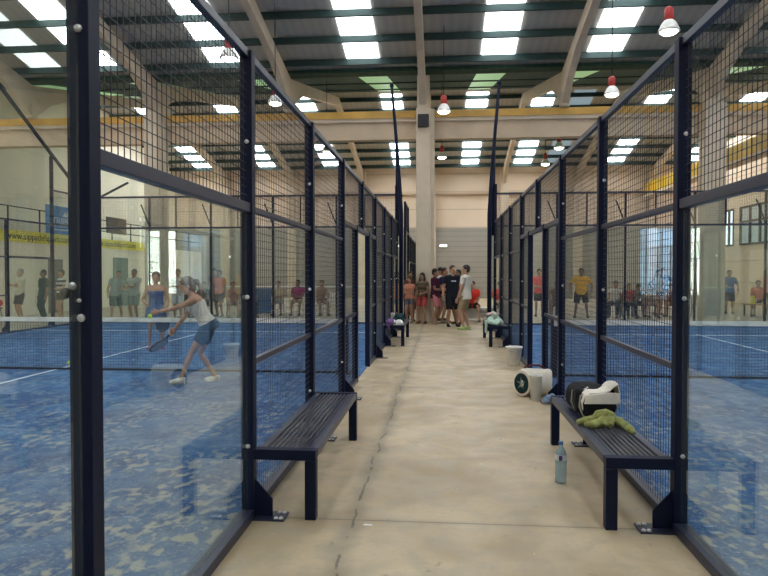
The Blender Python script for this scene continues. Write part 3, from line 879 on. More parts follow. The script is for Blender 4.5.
        nm = {'skirt': 'skirt', 'dress': 'skirt', 'trousers': 'trousers', 'shorts': 'shorts'}[kind]
        piece(nm, t, cloth(col))
    if shoes:
        for A_, ft in ((anL, 1), (anR, -1)):
            t = MB(); toe = V((ft*.035, -.165, 0)); g_ = A_.z - .085
            limb(t, [A_ + V((0, .035, -.045)), A_ + V((0, -.01, -.035)), A_ + toe*.6 + V((0, 0, -.046)), A_ + toe + V((0, 0, -.055))], [.042, .046, .042, .030])
            limb(t, [A_ + V((0, .02, .012)), A_ + V((0, .02, -.04))], [.042, .044])
            zf = (A_.z - .088)
            t.box(((A_.x - .04)*s, (A_.y - .14)*s, (A_.z - .085)*s), ((A_.x + .04)*s, (A_.y + .055)*s, (A_.z - .06)*s))
            piece('shoe', t, cloth(shoes), .009, 2)
    return root, dict(wrL=wrL*s, wrR=wrR*s, elL=elL*s, elR=elR*s)

REST = ((.25, -.04, .80), (-.25, -.04, .80))
CROSS = ((-.10, -.235, 1.16), (.11, -.20, 1.19))
HIPS = ((.20, -.03, 1.02), (-.20, -.03, 1.02))
FRONT = ((.05, -.26, 1.05), (-.06, -.26, 1.07))
PHONE = ((.06, -.30, 1.22), (-.24, -.05, .82))
SITP = (0, .02, .545)
SITF = ((.15, -.43, .085), (-.15, -.46, .085))
SITW = ((.26, -.46, .085), (-.26, -.44, .085))
KNEES = ((.16, -.36, .66), (-.16, -.36, .66))
LAP = ((.05, -.28, .70), (-.05, -.26, .72))
def seated(**k):
    d = dict(pelvis=SITP, feet=SITF, hands=KNEES, kneeL=(.1, -.6, 1), kneeR=(-.1, -.6, 1), poleL=(.6, .3, -.6), poleR=(-.6, .3, -.6)); d.update(k); return d
P = math.pi
# the knot of people at the end of the walkway
person('man in black t-shirt with white chest print and black knee shorts facing the camera', (.32, 19.45, 0), R(12), 1.84, hands=((.27, -.08, .84), (-.28, -.05, .84)),
       feet=((.13, -.03, .085), (-.12, .0, .085)), skin='tan', hair=('short', 'brown'), top=((.012, .014, .022), .55, -.12), bottom=('shorts', (.012, .013, .018), 1.0), shoes=(.03, .03, .035), logo=(.55, .65, .75), head=(.05, .3))
person('dark haired man in white t-shirt and khaki shorts, nearest of the walkway group', (.66, 18.3, 0), R(-118), 1.84, hands=((.26, -.10, .84), (-.25, -.04, .84)),
       skin='tan', hair=('short', 'black'), top=((.66, .60, .54), .55, -.12), bottom=('shorts', (.34, .26, .16), .85), shoes=(.42, .52, .22), head=(0, .5))
person('man in dark maroon polo shirt and pink shorts beside the column', (-.20, 20.3, 0), R(75), 1.75, hands=FRONT, skin='dark', hair=('short', 'black'),
       top=((.055, .012, .03), .6, -.12), bottom=('shorts', (.46, .16, .17), .85), shoes=(.3, .2, .15), head=(.1, 0))
person('man mostly hidden behind the maroon polo, white collar showing', (-.02, 21.75, 0), R(60), 1.80, skin='tan', hair=('short', 'black'), top=((.6, .6, .62), .5), bottom=('shorts', (.1, .1, .12), .8), hands=REST)
person('man in navy t-shirt and pale shorts between the maroon polo and the black t-shirt', (.10, 20.75, 0), R(55), 1.78, skin='tan', hair=('short', 'brown'),
       top=((.025, .018, .06), .6, -.12), bottom=('shorts', (.45, .40, .34), .85), shoes=(.3, .25, .2), hands=((.12, -.28, 1.0), (-.2, -.15, .86)))
person('person in dark red shirt standing behind the black and white t-shirts', (.50, 20.3, 0), R(-40), 1.72, skin='dark', hair=('short', 'black'),
       top=((.14, .03, .03), .5), bottom=('shorts', (.05, .04, .06), .8), shoes=(.1, .05, .04))
person('girl in peach top and grey denim shorts at the end of the left fence', (-1.0, 20.62, 0), R(-25), 1.52, sex='f', skin='tan', hair=('long', 'brown'),
       hands=((.05, -.30, 1.12), (-.05, -.3, 1.10)), top=((.62, .25, .17), .35, -.05), bottom=('shorts', (.16, .16, .19), .55), shoes=(.3, .2, .15), head=(.25, 0))
person('woman with dark hair standing behind the girl in the peach top', (-1.02, 21.35, 0), R(10), 1.66, sex='f', skin='dark', hair=('bun', 'black'),
       top=((.12, .05, .05), .4), bottom=('shorts', (.3, .12, .1), .6), shoes=(.1, .08, .06), hands=REST)
person('woman with long dark hair in patterned olive top and red shorts', (-.60, 20.50, 0), R(-20), 1.62, sex='f', skin='tan', hair=('long', 'black'),
       hands=((.1, -.24, 1.02), (-.22, -.1, .86)), top=((.07, .06, .035), .35, -.02), bottom=('shorts', (.50, .08, .08), .75), shoes=(.12, .06, .04), stripes=(.16, .11, .07), head=(.15, 0))
person('man in bright red shirt seated on the white bench at the end of the walkway', (1.02, 21.75, 0), R(-8), 1.74, **seated(hands=((.14, -.36, .66), (-.14, -.36, .66)), poleL=(.2, .6, -.6), poleR=(-.2, .6, -.6), feet=SITW), skin='tan', hair=('short', 'black'),
       top=((.75, .055, .035), .6, -.08), bottom=('shorts', (.02, .02, .025), .8), shoes=(.25, .15, .1), lean=.18)

# players on the left court
pw, jw = person('woman player in white tank top and denim shorts leaning forward to serve', (-3.46, 9.12, 0), R(-72), 1.68, sex='f', skin='fair', hair=('pony', 'fair'),
       pelvis=(0, .14, .875), lean=.50, twist=.05, hands=((.10, -.62, 1.06), (-.24, -.40, .74)), feet=((.10, -.26, .085), (-.10, .24, .085)), head=(-.15, .1), wide=1.12,
       poleL=(.3, .4, -.8), poleR=(-.3, .8, -.2), kneeL=(0, -1, 0), kneeR=(0, -1, .1), top=((.72, .66, .60), 'strap', -.04),
       bottom=('shorts', (.055, .09, .14), .62), shoes=(.72, .68, .62), voxel=.008, curl=.9)
def racket(loc, rot, face_col, rim_col, label):
    r = empty('padel_racket', loc, 0, label, 'racket'); r.rotation_euler = rot
    n = 28
    rim = [((.125 + .0)*math.cos(2*P*i/n), .145*math.sin(2*P*i/n) + .32) for i in range(n)]
    MB().prism([(x*.93, .32 + (y - .32)*.93) for x, y in rim], 'z', -.017, .017).build('face', cloth(face_col), r)
    rb = MB(); rb.tube([(x, y, 0) for x, y in rim + rim[:1]], .017, 8); rb.build('frame', cloth(rim_col), r, smooth=True)
    MB().tube([(.07, .2, 0), (.012, .125, 0)], .012, 8).build('throat', cloth(rim_col), r); MB().tube([(-.07, .2, 0), (-.012, .125, 0)], .012, 8).build('throat', cloth(rim_col), r)
    MB().tube([(0, .13, 0), (0, 0, 0), (0, -.01, 0)], [.016, .018, .021], 10).build('handle', M['black'], r, smooth=True)
    return r
def ball_obj(loc, label):
    o = MB().ell((0, 0, 0), .033, n=16, m=10).build('padel_ball', M['ball'], smooth=True, loc=loc); tag(o, label, 'ball', None); return o
Rw = Matrix.Rotation(R(-72), 3, 'Z')
hl = V(pw.location) + Rw @ jw['wrL']; hr = V(pw.location) + Rw @ jw['wrR']
dl = (Rw @ (jw['wrL'] - jw['elL'])).normalized(); dr = (Rw @ (jw['wrR'] - jw['elR'])).normalized()
ball_obj(hl + dl*.13 + V((-.0, 0, -.035)), 'yellow ball held out in the serving woman\'s hand')
racket(hr + dr*.075, (R(-38), 0, R(70)), (.45, .46, .48), (.12, .12, .13), 'grey padel racket held low by the serving woman')
ball_obj((-6.35, 10.7, .05), 'yellow ball lying on the left court near the net')
pb, jb = person('woman player in blue dress standing beyond the net of the left court', (-5.85, 13.05, 0), R(20), 1.64, sex='f', skin='tan', hair=('pony', 'brown'), wide=1.12,
       lean=.06, hands=((.20, -.25, .95), (-.20, -.24, 1.02)), feet=((.13, -.02, .085), (-.14, .02, .085)), top=((.035, .10, .26), 'strap', -.05), bottom=('dress', (.035, .10, .26), .6), shoes=(.35, .12, .25), voxel=.009)
Rb = Matrix.Rotation(R(20), 3, 'Z')
racket(V(pb.location) + Rb @ jb['wrL'] + V((.03, -.07, -.02)), (R(-95), R(10), R(40)), (.02, .03, .06), (.04, .04, .05), 'dark padel racket held by the woman in the blue dress')
person('man in white shirt standing behind the left court net, partly behind the blue dress', (-8.66, 21.0, 0), R(10), 1.74, skin='tan', hair=('short', 'brown'), hands=CROSS, top=((.5, .42, .4), .5), bottom=('shorts', (.5, .5, .52), .8))

# spectators around the left court
person('man in cream t-shirt with folded arms, leftmost spectator', (-14.12, 20.95, 0), R(-25), 1.76, hands=CROSS, skin='tan', hair=('short', 'grey'), top=((.62, .58, .44), .5), bottom=('shorts', (.025, .03, .05), .9), shoes=(.3, .3, .3))
person('person in dark green clothes standing against the left wall beside the grey door', (-13.40, 21.1, 0), R(-30), 1.72, skin='dark', hair=('short', 'black'), top=((.045, .07, .06), .9), bottom=('trousers', (.04, .06, .06)), shoes=(.1, .1, .1))
person('person in black and white striped top just left of the nearest post', (-12.70, 21.0, 0), R(-30), 1.72, sex='f', skin='tan', hair=('short', 'black'), top=((.03, .03, .04), .5, -.05), stripes=(.6, .6, .58), hands=FRONT, bottom=('shorts', (.02, .02, .03), .5), shoes=(.3, .3, .3))
person('person in grey t-shirt and teal shorts leaning sideways by the left wall', (-10.72, 20.8, 0), R(35), 1.70, side=.16, skin='tan', hair=('short', 'black'), top=((.26, .30, .29), .5), bottom=('shorts', (.05, .11, .11), .95), hands=((.2, -.25, 1.1), (-.25, -.1, .9)), feet=((.2, -.05, .085), (-.12, .0, .085)), shoes=(.3, .25, .2))
person('grey haired man in pale t-shirt with folded arms left of the concrete column', (-9.98, 20.62, 0), R(-5), 1.74, wide=1.1, hands=CROSS, skin='tan', hair=('short', 'grey'), top=((.50, .50, .44), .5), bottom=('shorts', (.28, .32, .30), .85), shoes=(.35, .35, .35))
person('person in bright orange shirt standing behind the left court', (-8.02, 23.2, 0), R(-10), 1.72, skin='dark', hair=('short', 'black'), top=((.80, .17, .03), .6), bottom=('shorts', (.06, .06, .07), .9), shoes=(.1, .1, .1))

def chair(x, y, rz_, m, label, group):
    r = empty('plastic_chair', (x, y, 0), rz_, label, 'chair', group)
    MB().box((-.22, -.22, .42), (.22, .22, .45)).build('seat', m, r, bevel=.012)
    t = MB()
    for i in range(5): t.bar((-.16 + .08*i, .22, .46), (-.16 + .08*i, .29, .80), .045, .015, up=(0, 1, 0))
    t.bar((-.21, .295, .80), (.21, .295, .80), .02, .07); t.build('backrest', m, r)
    for sx in (-1, 1):
        MB().bar((sx*.19, -.19, .43), (sx*.22, -.23, 0), .035, .035).build('leg', m, r)
        MB().bar((sx*.19, .19, .43), (sx*.22, .26, 0), .035, .035).build('leg', m, r)
        a = MB(); a.bar((sx*.22, -.17, .45), (sx*.22, -.17, .64), .03, .03); a.bar((sx*.22, -.2, .655), (sx*.22, .27, .66), .045, .02); a.build('armrest', m, r)
    return r
CW = M['white']; CG = mat('grey_chair', (.10, .11, .12), .5)
CB = mat('blue_chair', (.05, .13, .24), .5)
def sit_on(chair_m, x, y, face, plabel, clabel, group, **k):
    chair(x, y, face, chair_m, clabel, group); d = seated(); d.update(k); return person(plabel, (x, y, 0), face, **d)
gl_ = 'chairs behind the left court'
sit_on(CW, -6.12, 24.3, R(5), 'seated person in pale yellow vest, leftmost on the white chairs behind the left court', 'white plastic chair under the person in the pale yellow vest', gl_, H=1.68, skin='tan', hair=('short', 'brown'), top=((.55, .48, .30), 0), bottom=('shorts', (.3, .3, .28), .7), hands=LAP, lean=.1)
sit_on(CW, -5.38, 24.3, R(0), 'seated person in magenta shirt behind the left court', 'white plastic chair under the person in the magenta shirt', gl_, H=1.74, skin='dark', hair=('short', 'black'), top=((.42, .03, .16), .6), bottom=('shorts', (.48, .40, .22), .8), hands=LAP)
sit_on(CW, -4.50, 24.3, R(25), 'seated bare-armed person in tan top, right of the magenta shirt', 'white plastic chair under the bare-armed person in tan', gl_, H=1.74, skin='tan', hair=('short', 'brown'), top=((.36, .22, .16), 0), bottom=('shorts', (.3, .12, .08), .6), lean=.2)
chair(-4.02, 24.6, R(15), CW, 'empty white plastic chair right of the seated people behind the left court', gl_)
sit_on(CG, -7.42, 22.9, R(20), 'seated person in pink top behind the left court near the second post', 'dark chair under the person in the pink top', gl_, H=1.66, sex='f', skin='tan', hair=('short', 'brown'), top=((.50, .22, .20), .4), bottom=('shorts', (.35, .2, .16), .6))
sit_on(CG, -6.92, 23.1, R(35), 'seated person in dark navy clothes partly behind the second post', 'dark chair under the person in navy clothes', gl_, H=1.72, skin='dark', hair=('short', 'black'), top=((.03, .035, .06), .6), bottom=('trousers', (.03, .03, .05)))
sit_on(CG, -8.25, 22.2, R(-10), 'seated person in dark grey top below the orange shirt', 'dark chair under the person in the dark grey top', gl_, H=1.70, skin='dark', hair=('short', 'black'), top=((.05, .05, .05), .6), bottom=('shorts', (.05, .05, .05), .9))

sit_on(CG, -8.95, 22.6, R(5), 'seated person in black top just right of the concrete column behind the left court', 'dark chair just right of the concrete column behind the left court', gl_, H=1.70, skin='tan', hair=('short', 'black'), top=((.03, .03, .035), .5), bottom=('shorts', (.12, .10, .09), .8), lean=.15)
person('dark haired man in grey shirt standing behind the seated people, left of the orange shirt', (-8.62, 24.4, 0), R(12), 1.78, skin='tan', hair=('short', 'black'), top=((.20, .20, .19), .6), bottom=('shorts', (.08, .08, .09), .9), shoes=(.1, .1, .1), hands=CROSS)

# spectators around the right court
gr_ = 'chairs behind the right court'
person('broad man in orange yellow t-shirt and black shorts behind the right court', (4.88, 23.6, 0), R(-10), 1.78, wide=1.12, skin='dark', hair=('short', 'black'), hands=((.34, -.10, .90), (-.34, -.08, .90)), feet=((.22, -.02, .085), (-.20, .02, .085)),
       top=((.85, .42, .02), .65, -.13), bottom=('shorts', (.02, .025, .035), .9), shoes=(.12, .1, .1), poleL=(1, .4, -.2), poleR=(-1, .4, -.2))
person('person in coral shirt standing seen through the right gateway', (3.52, 24.2, 0), R(-5), 1.76, skin='tan', hair=('short', 'black'), hands=FRONT, top=((.80, .12, .13), .6), bottom=('shorts', (.05, .05, .08), .8), shoes=(.2, .1, .1))
sit_on(CG, 4.02, 23.4, R(-20), 'seated person in brown top between the coral shirt and the orange yellow t-shirt', 'dark chair under the person in the brown top', gr_, H=1.7, skin='dark', hair=('short', 'brown'), top=((.16, .09, .07), .4), bottom=('shorts', (.1, .07, .06), .8), lean=.1)
sit_on(CG, 6.12, 23.9, R(-25), 'seated person in pale shirt leaning back, left of the dark red shirt', 'dark chair under the person in the pale shirt', gr_, H=1.72, skin='dark', hair=('short', 'black'), top=((.55, .50, .48), .6), bottom=('trousers', (.05, .05, .06)), lean=-.15)
sit_on(CG, 6.55, 23.7, R(0), 'seated child in dark red t-shirt behind the right court', 'dark chair under the child in the dark red t-shirt', gr_, H=1.50, skin='dark', hair=('short', 'black'), top=((.26, .03, .035), .6), bottom=('trousers', (.02, .02, .03)), pelvis=(0, .02, .62), hands=((.16, -.36, .74), (-.16, -.36, .74)))
sit_on(CG, 7.42, 24.1, R(-5), 'seated woman with dark hair in brown patterned top', 'dark chair under the woman in the brown top', gr_, H=1.68, sex='f', skin='tan', hair=('long', 'black'), top=((.30, .17, .11), .3), bottom=('shorts', (.32, .18, .13), .6), stripes=(.45, .32, .22), hands=LAP)
sit_on(CG, 6.98, 24.6, R(15), 'seated person in black bending forward beside the brown patterned top', 'dark chair under the person bending forward', gr_, H=1.66, skin='dark', hair=('short', 'black'), top=((.10, .06, .05), .4), bottom=('shorts', (.06, .05, .05), .8), lean=.5)
person('woman in white vest and black shorts with hands on hips behind the right court', (8.12, 25.6, 0), R(15), 1.72, sex='f', skin='tan', hair=('pony', 'black'), hands=HIPS, poleL=(1, .3, 0), poleR=(-1, .3, 0), top=((.62, .58, .54), 0, -.05), bottom=('shorts', (.02, .02, .025), .5), shoes=(.3, .2, .15))
person('man in grey blue t-shirt behind the woman with hands on hips', (8.50, 26.2, 0), R(-25), 1.82, skin='tan', hair=('short', 'black'), hands=HIPS, poleL=(1, .3, 0), poleR=(-1, .3, 0), top=((.13, .17, .22), .6), bottom=('shorts', (.30, .28, .26), .9), shoes=(.2, .2, .2))
sit_on(CG, 8.33, 24.6, R(-30), 'seated person in reddish brown below the woman with hands on hips', 'dark chair under the person in reddish brown', gr_, H=1.66, skin='tan', hair=('short', 'brown'), top=((.26, .09, .06), .3), bottom=('shorts', (.3, .14, .1), .5), lean=.45)
chair(9.25, 24.6, R(-30), CG, 'empty dark chair right of the nearest right post', gr_)
person('man in blue t-shirt and dark shorts standing alone in front of the right windows', (11.05, 26.4, 0), R(-20), 1.72, skin='tan', hair=('short', 'black'), hands=((.30, -.06, .90), (-.14, -.24, 1.1)), top=((.06, .16, .36), .65), bottom=('shorts', (.05, .07, .12), .95), shoes=(.1, .1, .1))
sit_on(CG, 11.75, 25.6, R(-20), 'seated person in orange vest at the table, right edge of the photo', 'dark chair under the person in the orange vest', gr_, H=1.72, skin='dark', hair=('short', 'black'), top=((.72, .20, .10), .5), bottom=('shorts', (.06, .06, .08), .8))
sit_on(CG, 12.35, 25.5, R(10), 'seated person in white and orange shirt at the far right', 'dark chair under the person in the white and orange shirt', gr_, H=1.72, skin='dark', hair=('short', 'black'), top=((.66, .64, .62), .6), stripes=(.7, .2, .1), bottom=('trousers', (.08, .07, .07)))
tb = empty('low_table', (11.6, 24.9, 0), 0, 'low brown table in front of the seated people at the far right', 'table')
MB().box((-.6, -.35, .42), (.6, .35, .46)).build('table_top', mat('table_wood', (.38, .20, .09), .5), tb)
for sx in (-.52, .52):
    for sy in (-.28, .28): MB().box((sx - .025, sy - .025, 0), (sx + .025, sy + .025, .42)).build('leg', CG, tb)
jg = empty('yellow_jug', (11.22, 24.85, .46), 0, 'bright yellow jug on the low brown table', 'jug')
MB().lathe([(.07, 0), (.085, .02), (.085, .2), (.05, .27), (.03, .3)], n=16).build('jug_body', mat('yellow_plastic', (.8, .72, .08), .5), jg, smooth=True)
MB().tube([(.08, 0, .2), (.13, 0, .17), (.13, 0, .08), (.085, 0, .05)], .012, 6).build('handle', M['white'], jg)

# ------------------------------------------------------------------ things around the walkway
wbn = empty('white_bench', (1.15, 22.0, 0), 0, 'low white bench under the seated man in red', 'bench')
MB().box((-.6, -.2, .38), (.75, .2, .44)).build('seat', M['white'], wbn, bevel=.01)
for x in (-.45, .55): MB().box((x - .08, -.17, 0), (x + .08, .17, .38)).build('support', M['white'], wbn)
MB().box((-.55, .12, .05), (.7, .16, .38)).build('apron', M['white'], wbn)
rr = empty('barrier_rail', (-4.9, 27.2, 0), 0, 'thin white horizontal rail on posts behind the seated people', 'railing')
MB().tube([(-4.6, 0, 1.0), (3.3, 0, 1.0)], .03, 8).build('rail', M['white'], rr)
for x in (-4.5, -1.9, .7, 3.2): MB().tube([(x, 0, 0), (x, 0, 1.0)], .022, 8).build('post', M['white'], rr)
bm2 = empty('blue_mat', (-6.95, 25.2, 0), 0, 'blue padded mat standing behind the left court, left of the white chairs', 'mat')
MB().box((-.42, 0, 0), (.42, .12, .98)).build('pad', mat('mat_blue', (.02, .12, .32), .6), bm2, bevel=.03)
MB().box((-.42, -.006, .46), (.42, .0, .50)).build('seam', mat('seam_dark', (.01, .05, .16), .7), bm2)
st = empty('stool', (-14.42, 20.15, 0), 0, 'low dark stool under the red bag at the left edge', 'stool')
MB().lathe([(.17, .40), (.18, .42), (.18, .45), (.15, .46)], n=18).build('seat', CG, st)
for k in range(4):
    a = k*P/2 + .7; MB().bar((.12*math.cos(a), .12*math.sin(a), .41), (.19*math.cos(a), .19*math.sin(a), 0), .025, .025).build('leg', CG, st)
rb = empty('red_bag', (-14.42, 20.15, .46), 0, 'rounded red bag resting on the stool at the left edge', 'bag')
MB().ell((0, 0, .14), (.22, .15, .145), n=16, m=10).build('bag_body', cloth((.62, .03, .03)), rb, smooth=True)
MB().tube([(-.1, -.1, .24), (-.06, -.13, .32), (.06, -.13, .32), (.1, -.1, .24)], .012, 6).build('handle', cloth((.3, .02, .02)), rb)

bk = empty('bucket', (1.235, 11.36, 0), 0, 'white plastic bucket standing on the floor by the right gateway', 'bucket')
MB().lathe([(.095, 0), (.10, .005), (.135, .30), (.145, .305), (.145, .325), (.135, .325), (.13, .30), (.09, .02)], n=24, cap=True).build('bucket_body', M['white'], bk, smooth=True)
MB().tube([(-.142, 0, .30), (-.10, -.10, .26), (0, -.145, .245), (.10, -.10, .26), (.142, 0, .30)], .004, 6).build('handle', M['steel'], bk)

# water bottle
M['water'] = mat('bottle_blue_plastic', (.50, .68, .76), .12, spec=.6)
_b = M['water'].node_tree.nodes['Principled BSDF']; _b.inputs['Transmission Weight'].default_value = .55; _b.inputs['IOR'].default_value = 1.2
wbot = empty('water_bottle', (.90, 5.03, 0), 0, 'blue plastic water bottle with white label standing on the walkway', 'bottle')
MB().lathe([(.030, 0), (.041, .006), (.043, .03), (.040, .045), (.043, .06), (.043, .12), (.040, .135), (.043, .15), (.043, .205), (.036, .235), (.022, .262), (.0145, .275), (.0145, .292)], n=24).build('bottle_body', M['water'], wbot, smooth=True)
lab = MB().lathe([(.0445, .175), (.0445, .218)], n=24, cap=False).build('paper_label', mat('bottle_label', (.55, .55, .58), .6), wbot, smooth=True)
MB().box((-.022, -.0465, .178), (.002, -.038, .215)).build('label_print', mat('label_navy', (.05, .04, .16), .6), lab)
MB().lathe([(.017, .292), (.018, .295), (.018, .312), (.015, .315)], n=18).build('cap', mat('cap_blue', (.05, .14, .34), .4), wbot, smooth=True)

# round-ended sports bag on the floor
sbag = empty('sports_bag', (1.16, 8.62, 0), R(-8), 'white round-ended sports bag with dark green emblem lying on the floor', 'bag')
def drum(mb, x0, x1, r, z, n=28, rnd=.04):
    prof = [(x0, r*.80), (x0 + rnd*.3, r*.93), (x0 + rnd, r), (x1 - rnd, r), (x1 - rnd*.3, r*.93), (x1, r*.80)]
    mb.loft([[V((x, rr_*math.cos(2*P*i/n), z + rr_*math.sin(2*P*i/n))) for i in range(n)] for x, rr_ in prof])
d = MB(); drum(d, -.14, .26, .175, .172); d.build('bag_body', cloth((.70, .64, .55)), sbag, smooth=True).rotation_euler = (0, 0, 0)
# end cap turned towards the camera
ec = MB()
cN = V((-.50, -.86, 0)).normalized(); sd = V((cN.y*-1, cN.x, 0)).normalized(); cc0 = V((-.085, -.085, .172))
def disc(mb, c, r, t0, t1, n=28, sq=1.):
    mb.loft([[c + cN*t + sd*(rr_*sq*math.cos(2*P*i/n)) + V((0, 0, rr_*math.sin(2*P*i/n))) for i in range(n)] for t, rr_ in ((t0, r*1.0), (t1 - .006, r), (t1, r*.94))])
disc(ec, cc0, .165, 0, .075, sq=.80); ec.build('end_pocket', cloth((.72, .66, .56)), sbag, smooth=False)
e2 = MB(); disc(e2, cc0, .132, .07, .082, sq=.80); em = e2.build('emblem_patch', cloth((.012, .035, .035)), sbag)
e3 = MB()
for k in range(5):
    a = P/2 + k*2*P/5; a2 = a + .35; a3 = a - .35
    def q(r_, an): return cc0 + cN*.085 + sd*(r_*.8*math.cos(an)) + V((0, 0, r_*math.sin(an)))
    p0, p1, p2, p3 = q(.0, a), q(.035, a2), q(.085, a), q(.035, a3)
    e3.loft([[p0, p1, p2, p3], [x + cN*.003 for x in (p0, p1, p2, p3)]])
e3.build('emblem_star', cloth((.17, .23, .23)), em)
MB().tube([(-.1, .0, .34), (-.02, 0, .39), (.10, 0, .39), (.18, 0, .34)], .013, 6).build('carry_strap', cloth((.10, .02, .02)), sbag, smooth=True)
M['clear'] = mat('clear_plastic', (.80, .79, .73), .3, spec=.5)
M['clear'].node_tree.nodes['Principled BSDF'].inputs['Transmission Weight'].default_value = .2
M['clear'].node_tree.nodes['Principled BSDF'].inputs['IOR'].default_value = 1.15
tub = empty('plastic_tub', (1.165, 8.25, 0), 0, 'clear plastic tub standing in front of the round-ended bag', 'tub')
MB().lathe([(.055, 0), (.06, .004), (.075, .30), (.083, .305), (.083, .32), (.075, .32), (.07, .30), (.052, .01)], n=24).build('tub_body', M['clear'], tub, smooth=True)
MB().lathe([(.050, .012), (.058, .012), (.060, .12), (.0, .125)], n=20).build('contents', cloth((.55, .53, .46)), tub)
rag = MB()
for i in range(14):
    a = i*2.4; r_ = .012 + .004*i
    rag.ell((r_*math.cos(a)*1.1, r_*math.sin(a)*.8, .05 + .012*(i % 4)), (.038, .05, .045 + .006*(i % 3)), Euler((a, .5*a, 0)).to_matrix(), 8, 6)
def blob(mb, name, label, cat, m, loc, vx=.01, it=3, rz_=0, group=None):
    me = remeshed(mb, name, vx, it); me.materials.append(m); o = bpy.data.objects.new(name, me); C.objects.link(o); o.location = loc; o.rotation_euler = (0, 0, rz_)
    tag(o, label, cat, group); return o
blob(rag, 'blue_cloth', 'crumpled pale blue cloth on the floor beside the clear tub', 'cloth', cloth((.20, .28, .42)), (1.31, 8.02, 0))

# black and white holdall on the near right bench
hb = empty('holdall', (1.205, 5.42, .45), R(4), 'black sports holdall with a white flap sitting on the near right bench', 'bag')
b = MB()
b.loft([ering(V((0, y, z)), V((1, 0, 0)), V((0, 0, 1)), a, c, 20, 3.2) for y, a, c, z in ((-.26, .155, .10, .115), (-.235, .175, .12, .125), (0, .185, .145, .145), (.25, .18, .14, .142), (.34, .165, .11, .12), (.36, .13, .08, .10))])
for k in range(7): b.ell((-.15 + .05*k, -.1 + .06*(k % 3), .24 + .012*(k % 2)), (.05, .08, .035), None, 10, 7)
o = bpy.data.objects.new('bag_body', remeshed(b, 'bag_body', .012, 2)); C.objects.link(o); o.data.materials.append(cloth((.012, .012, .014))); o.parent = hb
fl2 = MB(); rings = []
prof = [(-.165, .10), (-.17, .17), (-.14, .235), (-.09, .262), (-.03, .262), (.05, .27), (.10, .29), (.15, .335), (.176, .345), (.194, .27), (.196, .18), (.19, .135)]
th = .012; n_ = len(prof)
for yy, dz in ((-.272, -.008), (-.262, .0), (-.18, .012), (-.08, .0), (.02, -.02)):
    up_ = [V((x - .0, yy, z + dz)) for x, z in prof]; lo_ = [V((x*.96 + .001, yy + .004, z + dz - th)) for x, z in reversed(prof)]
    rings.append(up_ + lo_)
fl2.loft(rings); fl2.build('white_flap', cloth((.74, .68, .60)), hb, smooth=False)
fr2 = MB().loft([[V((x, -.285, z)) for x, z in ((-.15, .15), (.18, .15), (.19, .25), (.10, .262), (.0, .25), (-.13, .235))], [V((x, -.262, z)) for x, z in ((-.15, .15), (.18, .15), (.19, .25), (.10, .262), (.0, .25), (-.13, .235))]])
fr2.build('white_side', cloth((.76, .70, .62)), hb, bevel=.006)
MB().tube([(.09, -.22, .255), (.12, -.20, .29), (.155, -.18, .335)], [.012, .016, .01], 8).build('tan_lining', cloth((.36, .25, .12)), hb)
for k, (dx, dy) in enumerate(((-.17, -.2), (-.19, -.08), (-.175, .06))):
    MB().tube([(dx + .10, dy, .265), (dx, dy - .02, .22), (dx - .02, dy - .05, .12), (dx + .01, dy - .07, .03)], [.008, .009, .009, .006], 6).build('strap', cloth((.30, .28, .24) if k != 1 else (.05, .05, .05)), hb)
for k in range(5): MB().ell((-.12 + .03*k, -.18 + .05*k, .275), (.008, .012, .008), n=8, m=5).build('buckle', M['bolt'], hb)
hb.scale = (.80, .85, .80)
# olive towel
tw = MB(); random.seed(11)
def sausage(pts, r):
    tw.tube([V(p) for p in pts], [r*.55] + [r]*(len(pts) - 2) + [r*.5], 9)
sausage([(-.18, .03, .03), (-.12, .02, .04), (-.05, .04, .05), (.0, .05, .05)], .036)
sausage([(-.14, -.05, .025), (-.08, -.06, .035), (-.02, -.03, .045), (.02, 0, .05)], .034)
sausage([(-.04, .08, .04), (-.02, .04, .085), (.03, .02, .10), (.07, .03, .08), (.09, .06, .05)], .040)
sausage([(-.01, -.07, .03), (.0, -.02, .055), (.02, .03, .08)], .036)
sausage([(.04, -.07, .03), (.05, -.02, .05), (.06, .03, .07), (.05, .08, .05)], .038)
sausage([(.08, .05, .05), (.12, .0, .05), (.15, -.08, .035), (.165, -.16, .022), (.17, -.22, .016)], .032)
sausage([(.10, .07, .03), (.14, .05, .045), (.16, -.0, .04)], .032)
blob(tw, 'olive_towel', 'crumpled olive green towel on the near right bench in front of the holdall', 'towel', mat('towel_olive', (.25, .26, .085), .95, noise=(22, .35)), (1.19, 4.98, .435), .007, 2)

# far right bench: mint towel heap with pink on top and a black bag
mt = MB(); random.seed(5)
for i in range(22):
    a = random.uniform(0, 2*P); r_ = random.uniform(0, .16)
    mt.ell((r_*math.cos(a), r_*1.3*math.sin(a), .05 + .18*(1 - r_/.17)*random.uniform(.6, 1.1)), (random.uniform(.05, .09), random.uniform(.06, .1), random.uniform(.035, .06)), Euler((random.uniform(-1, 1), random.uniform(-1, 1), a)).to_matrix(), 9, 7)
mt.loft([ering(V((-.17, 0, z)), V((1, 0, 0)), V((0, 1, 0)), .03, .14, 12) for z in (-.18, .0, .1)])
blob(mt, 'mint_towel', 'heap of mint green towels on the far right bench', 'towel', mat('towel_mint', (.48, .62, .52), .95, noise=(9, .25)), (1.14, 14.45, .45), .012, 2)
pk = MB()
for i in range(5): pk.ell((-.08 + .045*i, .02*(i % 2), .03 + .008*(i % 3)), (.055, .07, .03), None, 9, 6)
blob(pk, 'pink_shirt', 'pale pink shirt on top of the mint towels', 'shirt', cloth((.62, .42, .42)), (1.10, 14.42, .655), .01, 2)
bb = MB()
for i in range(8): bb.ell((-.09 + .03*i, .03*(i % 3), .10 + .01*(i % 2)), (.08, .13, .09), None, 10, 8)
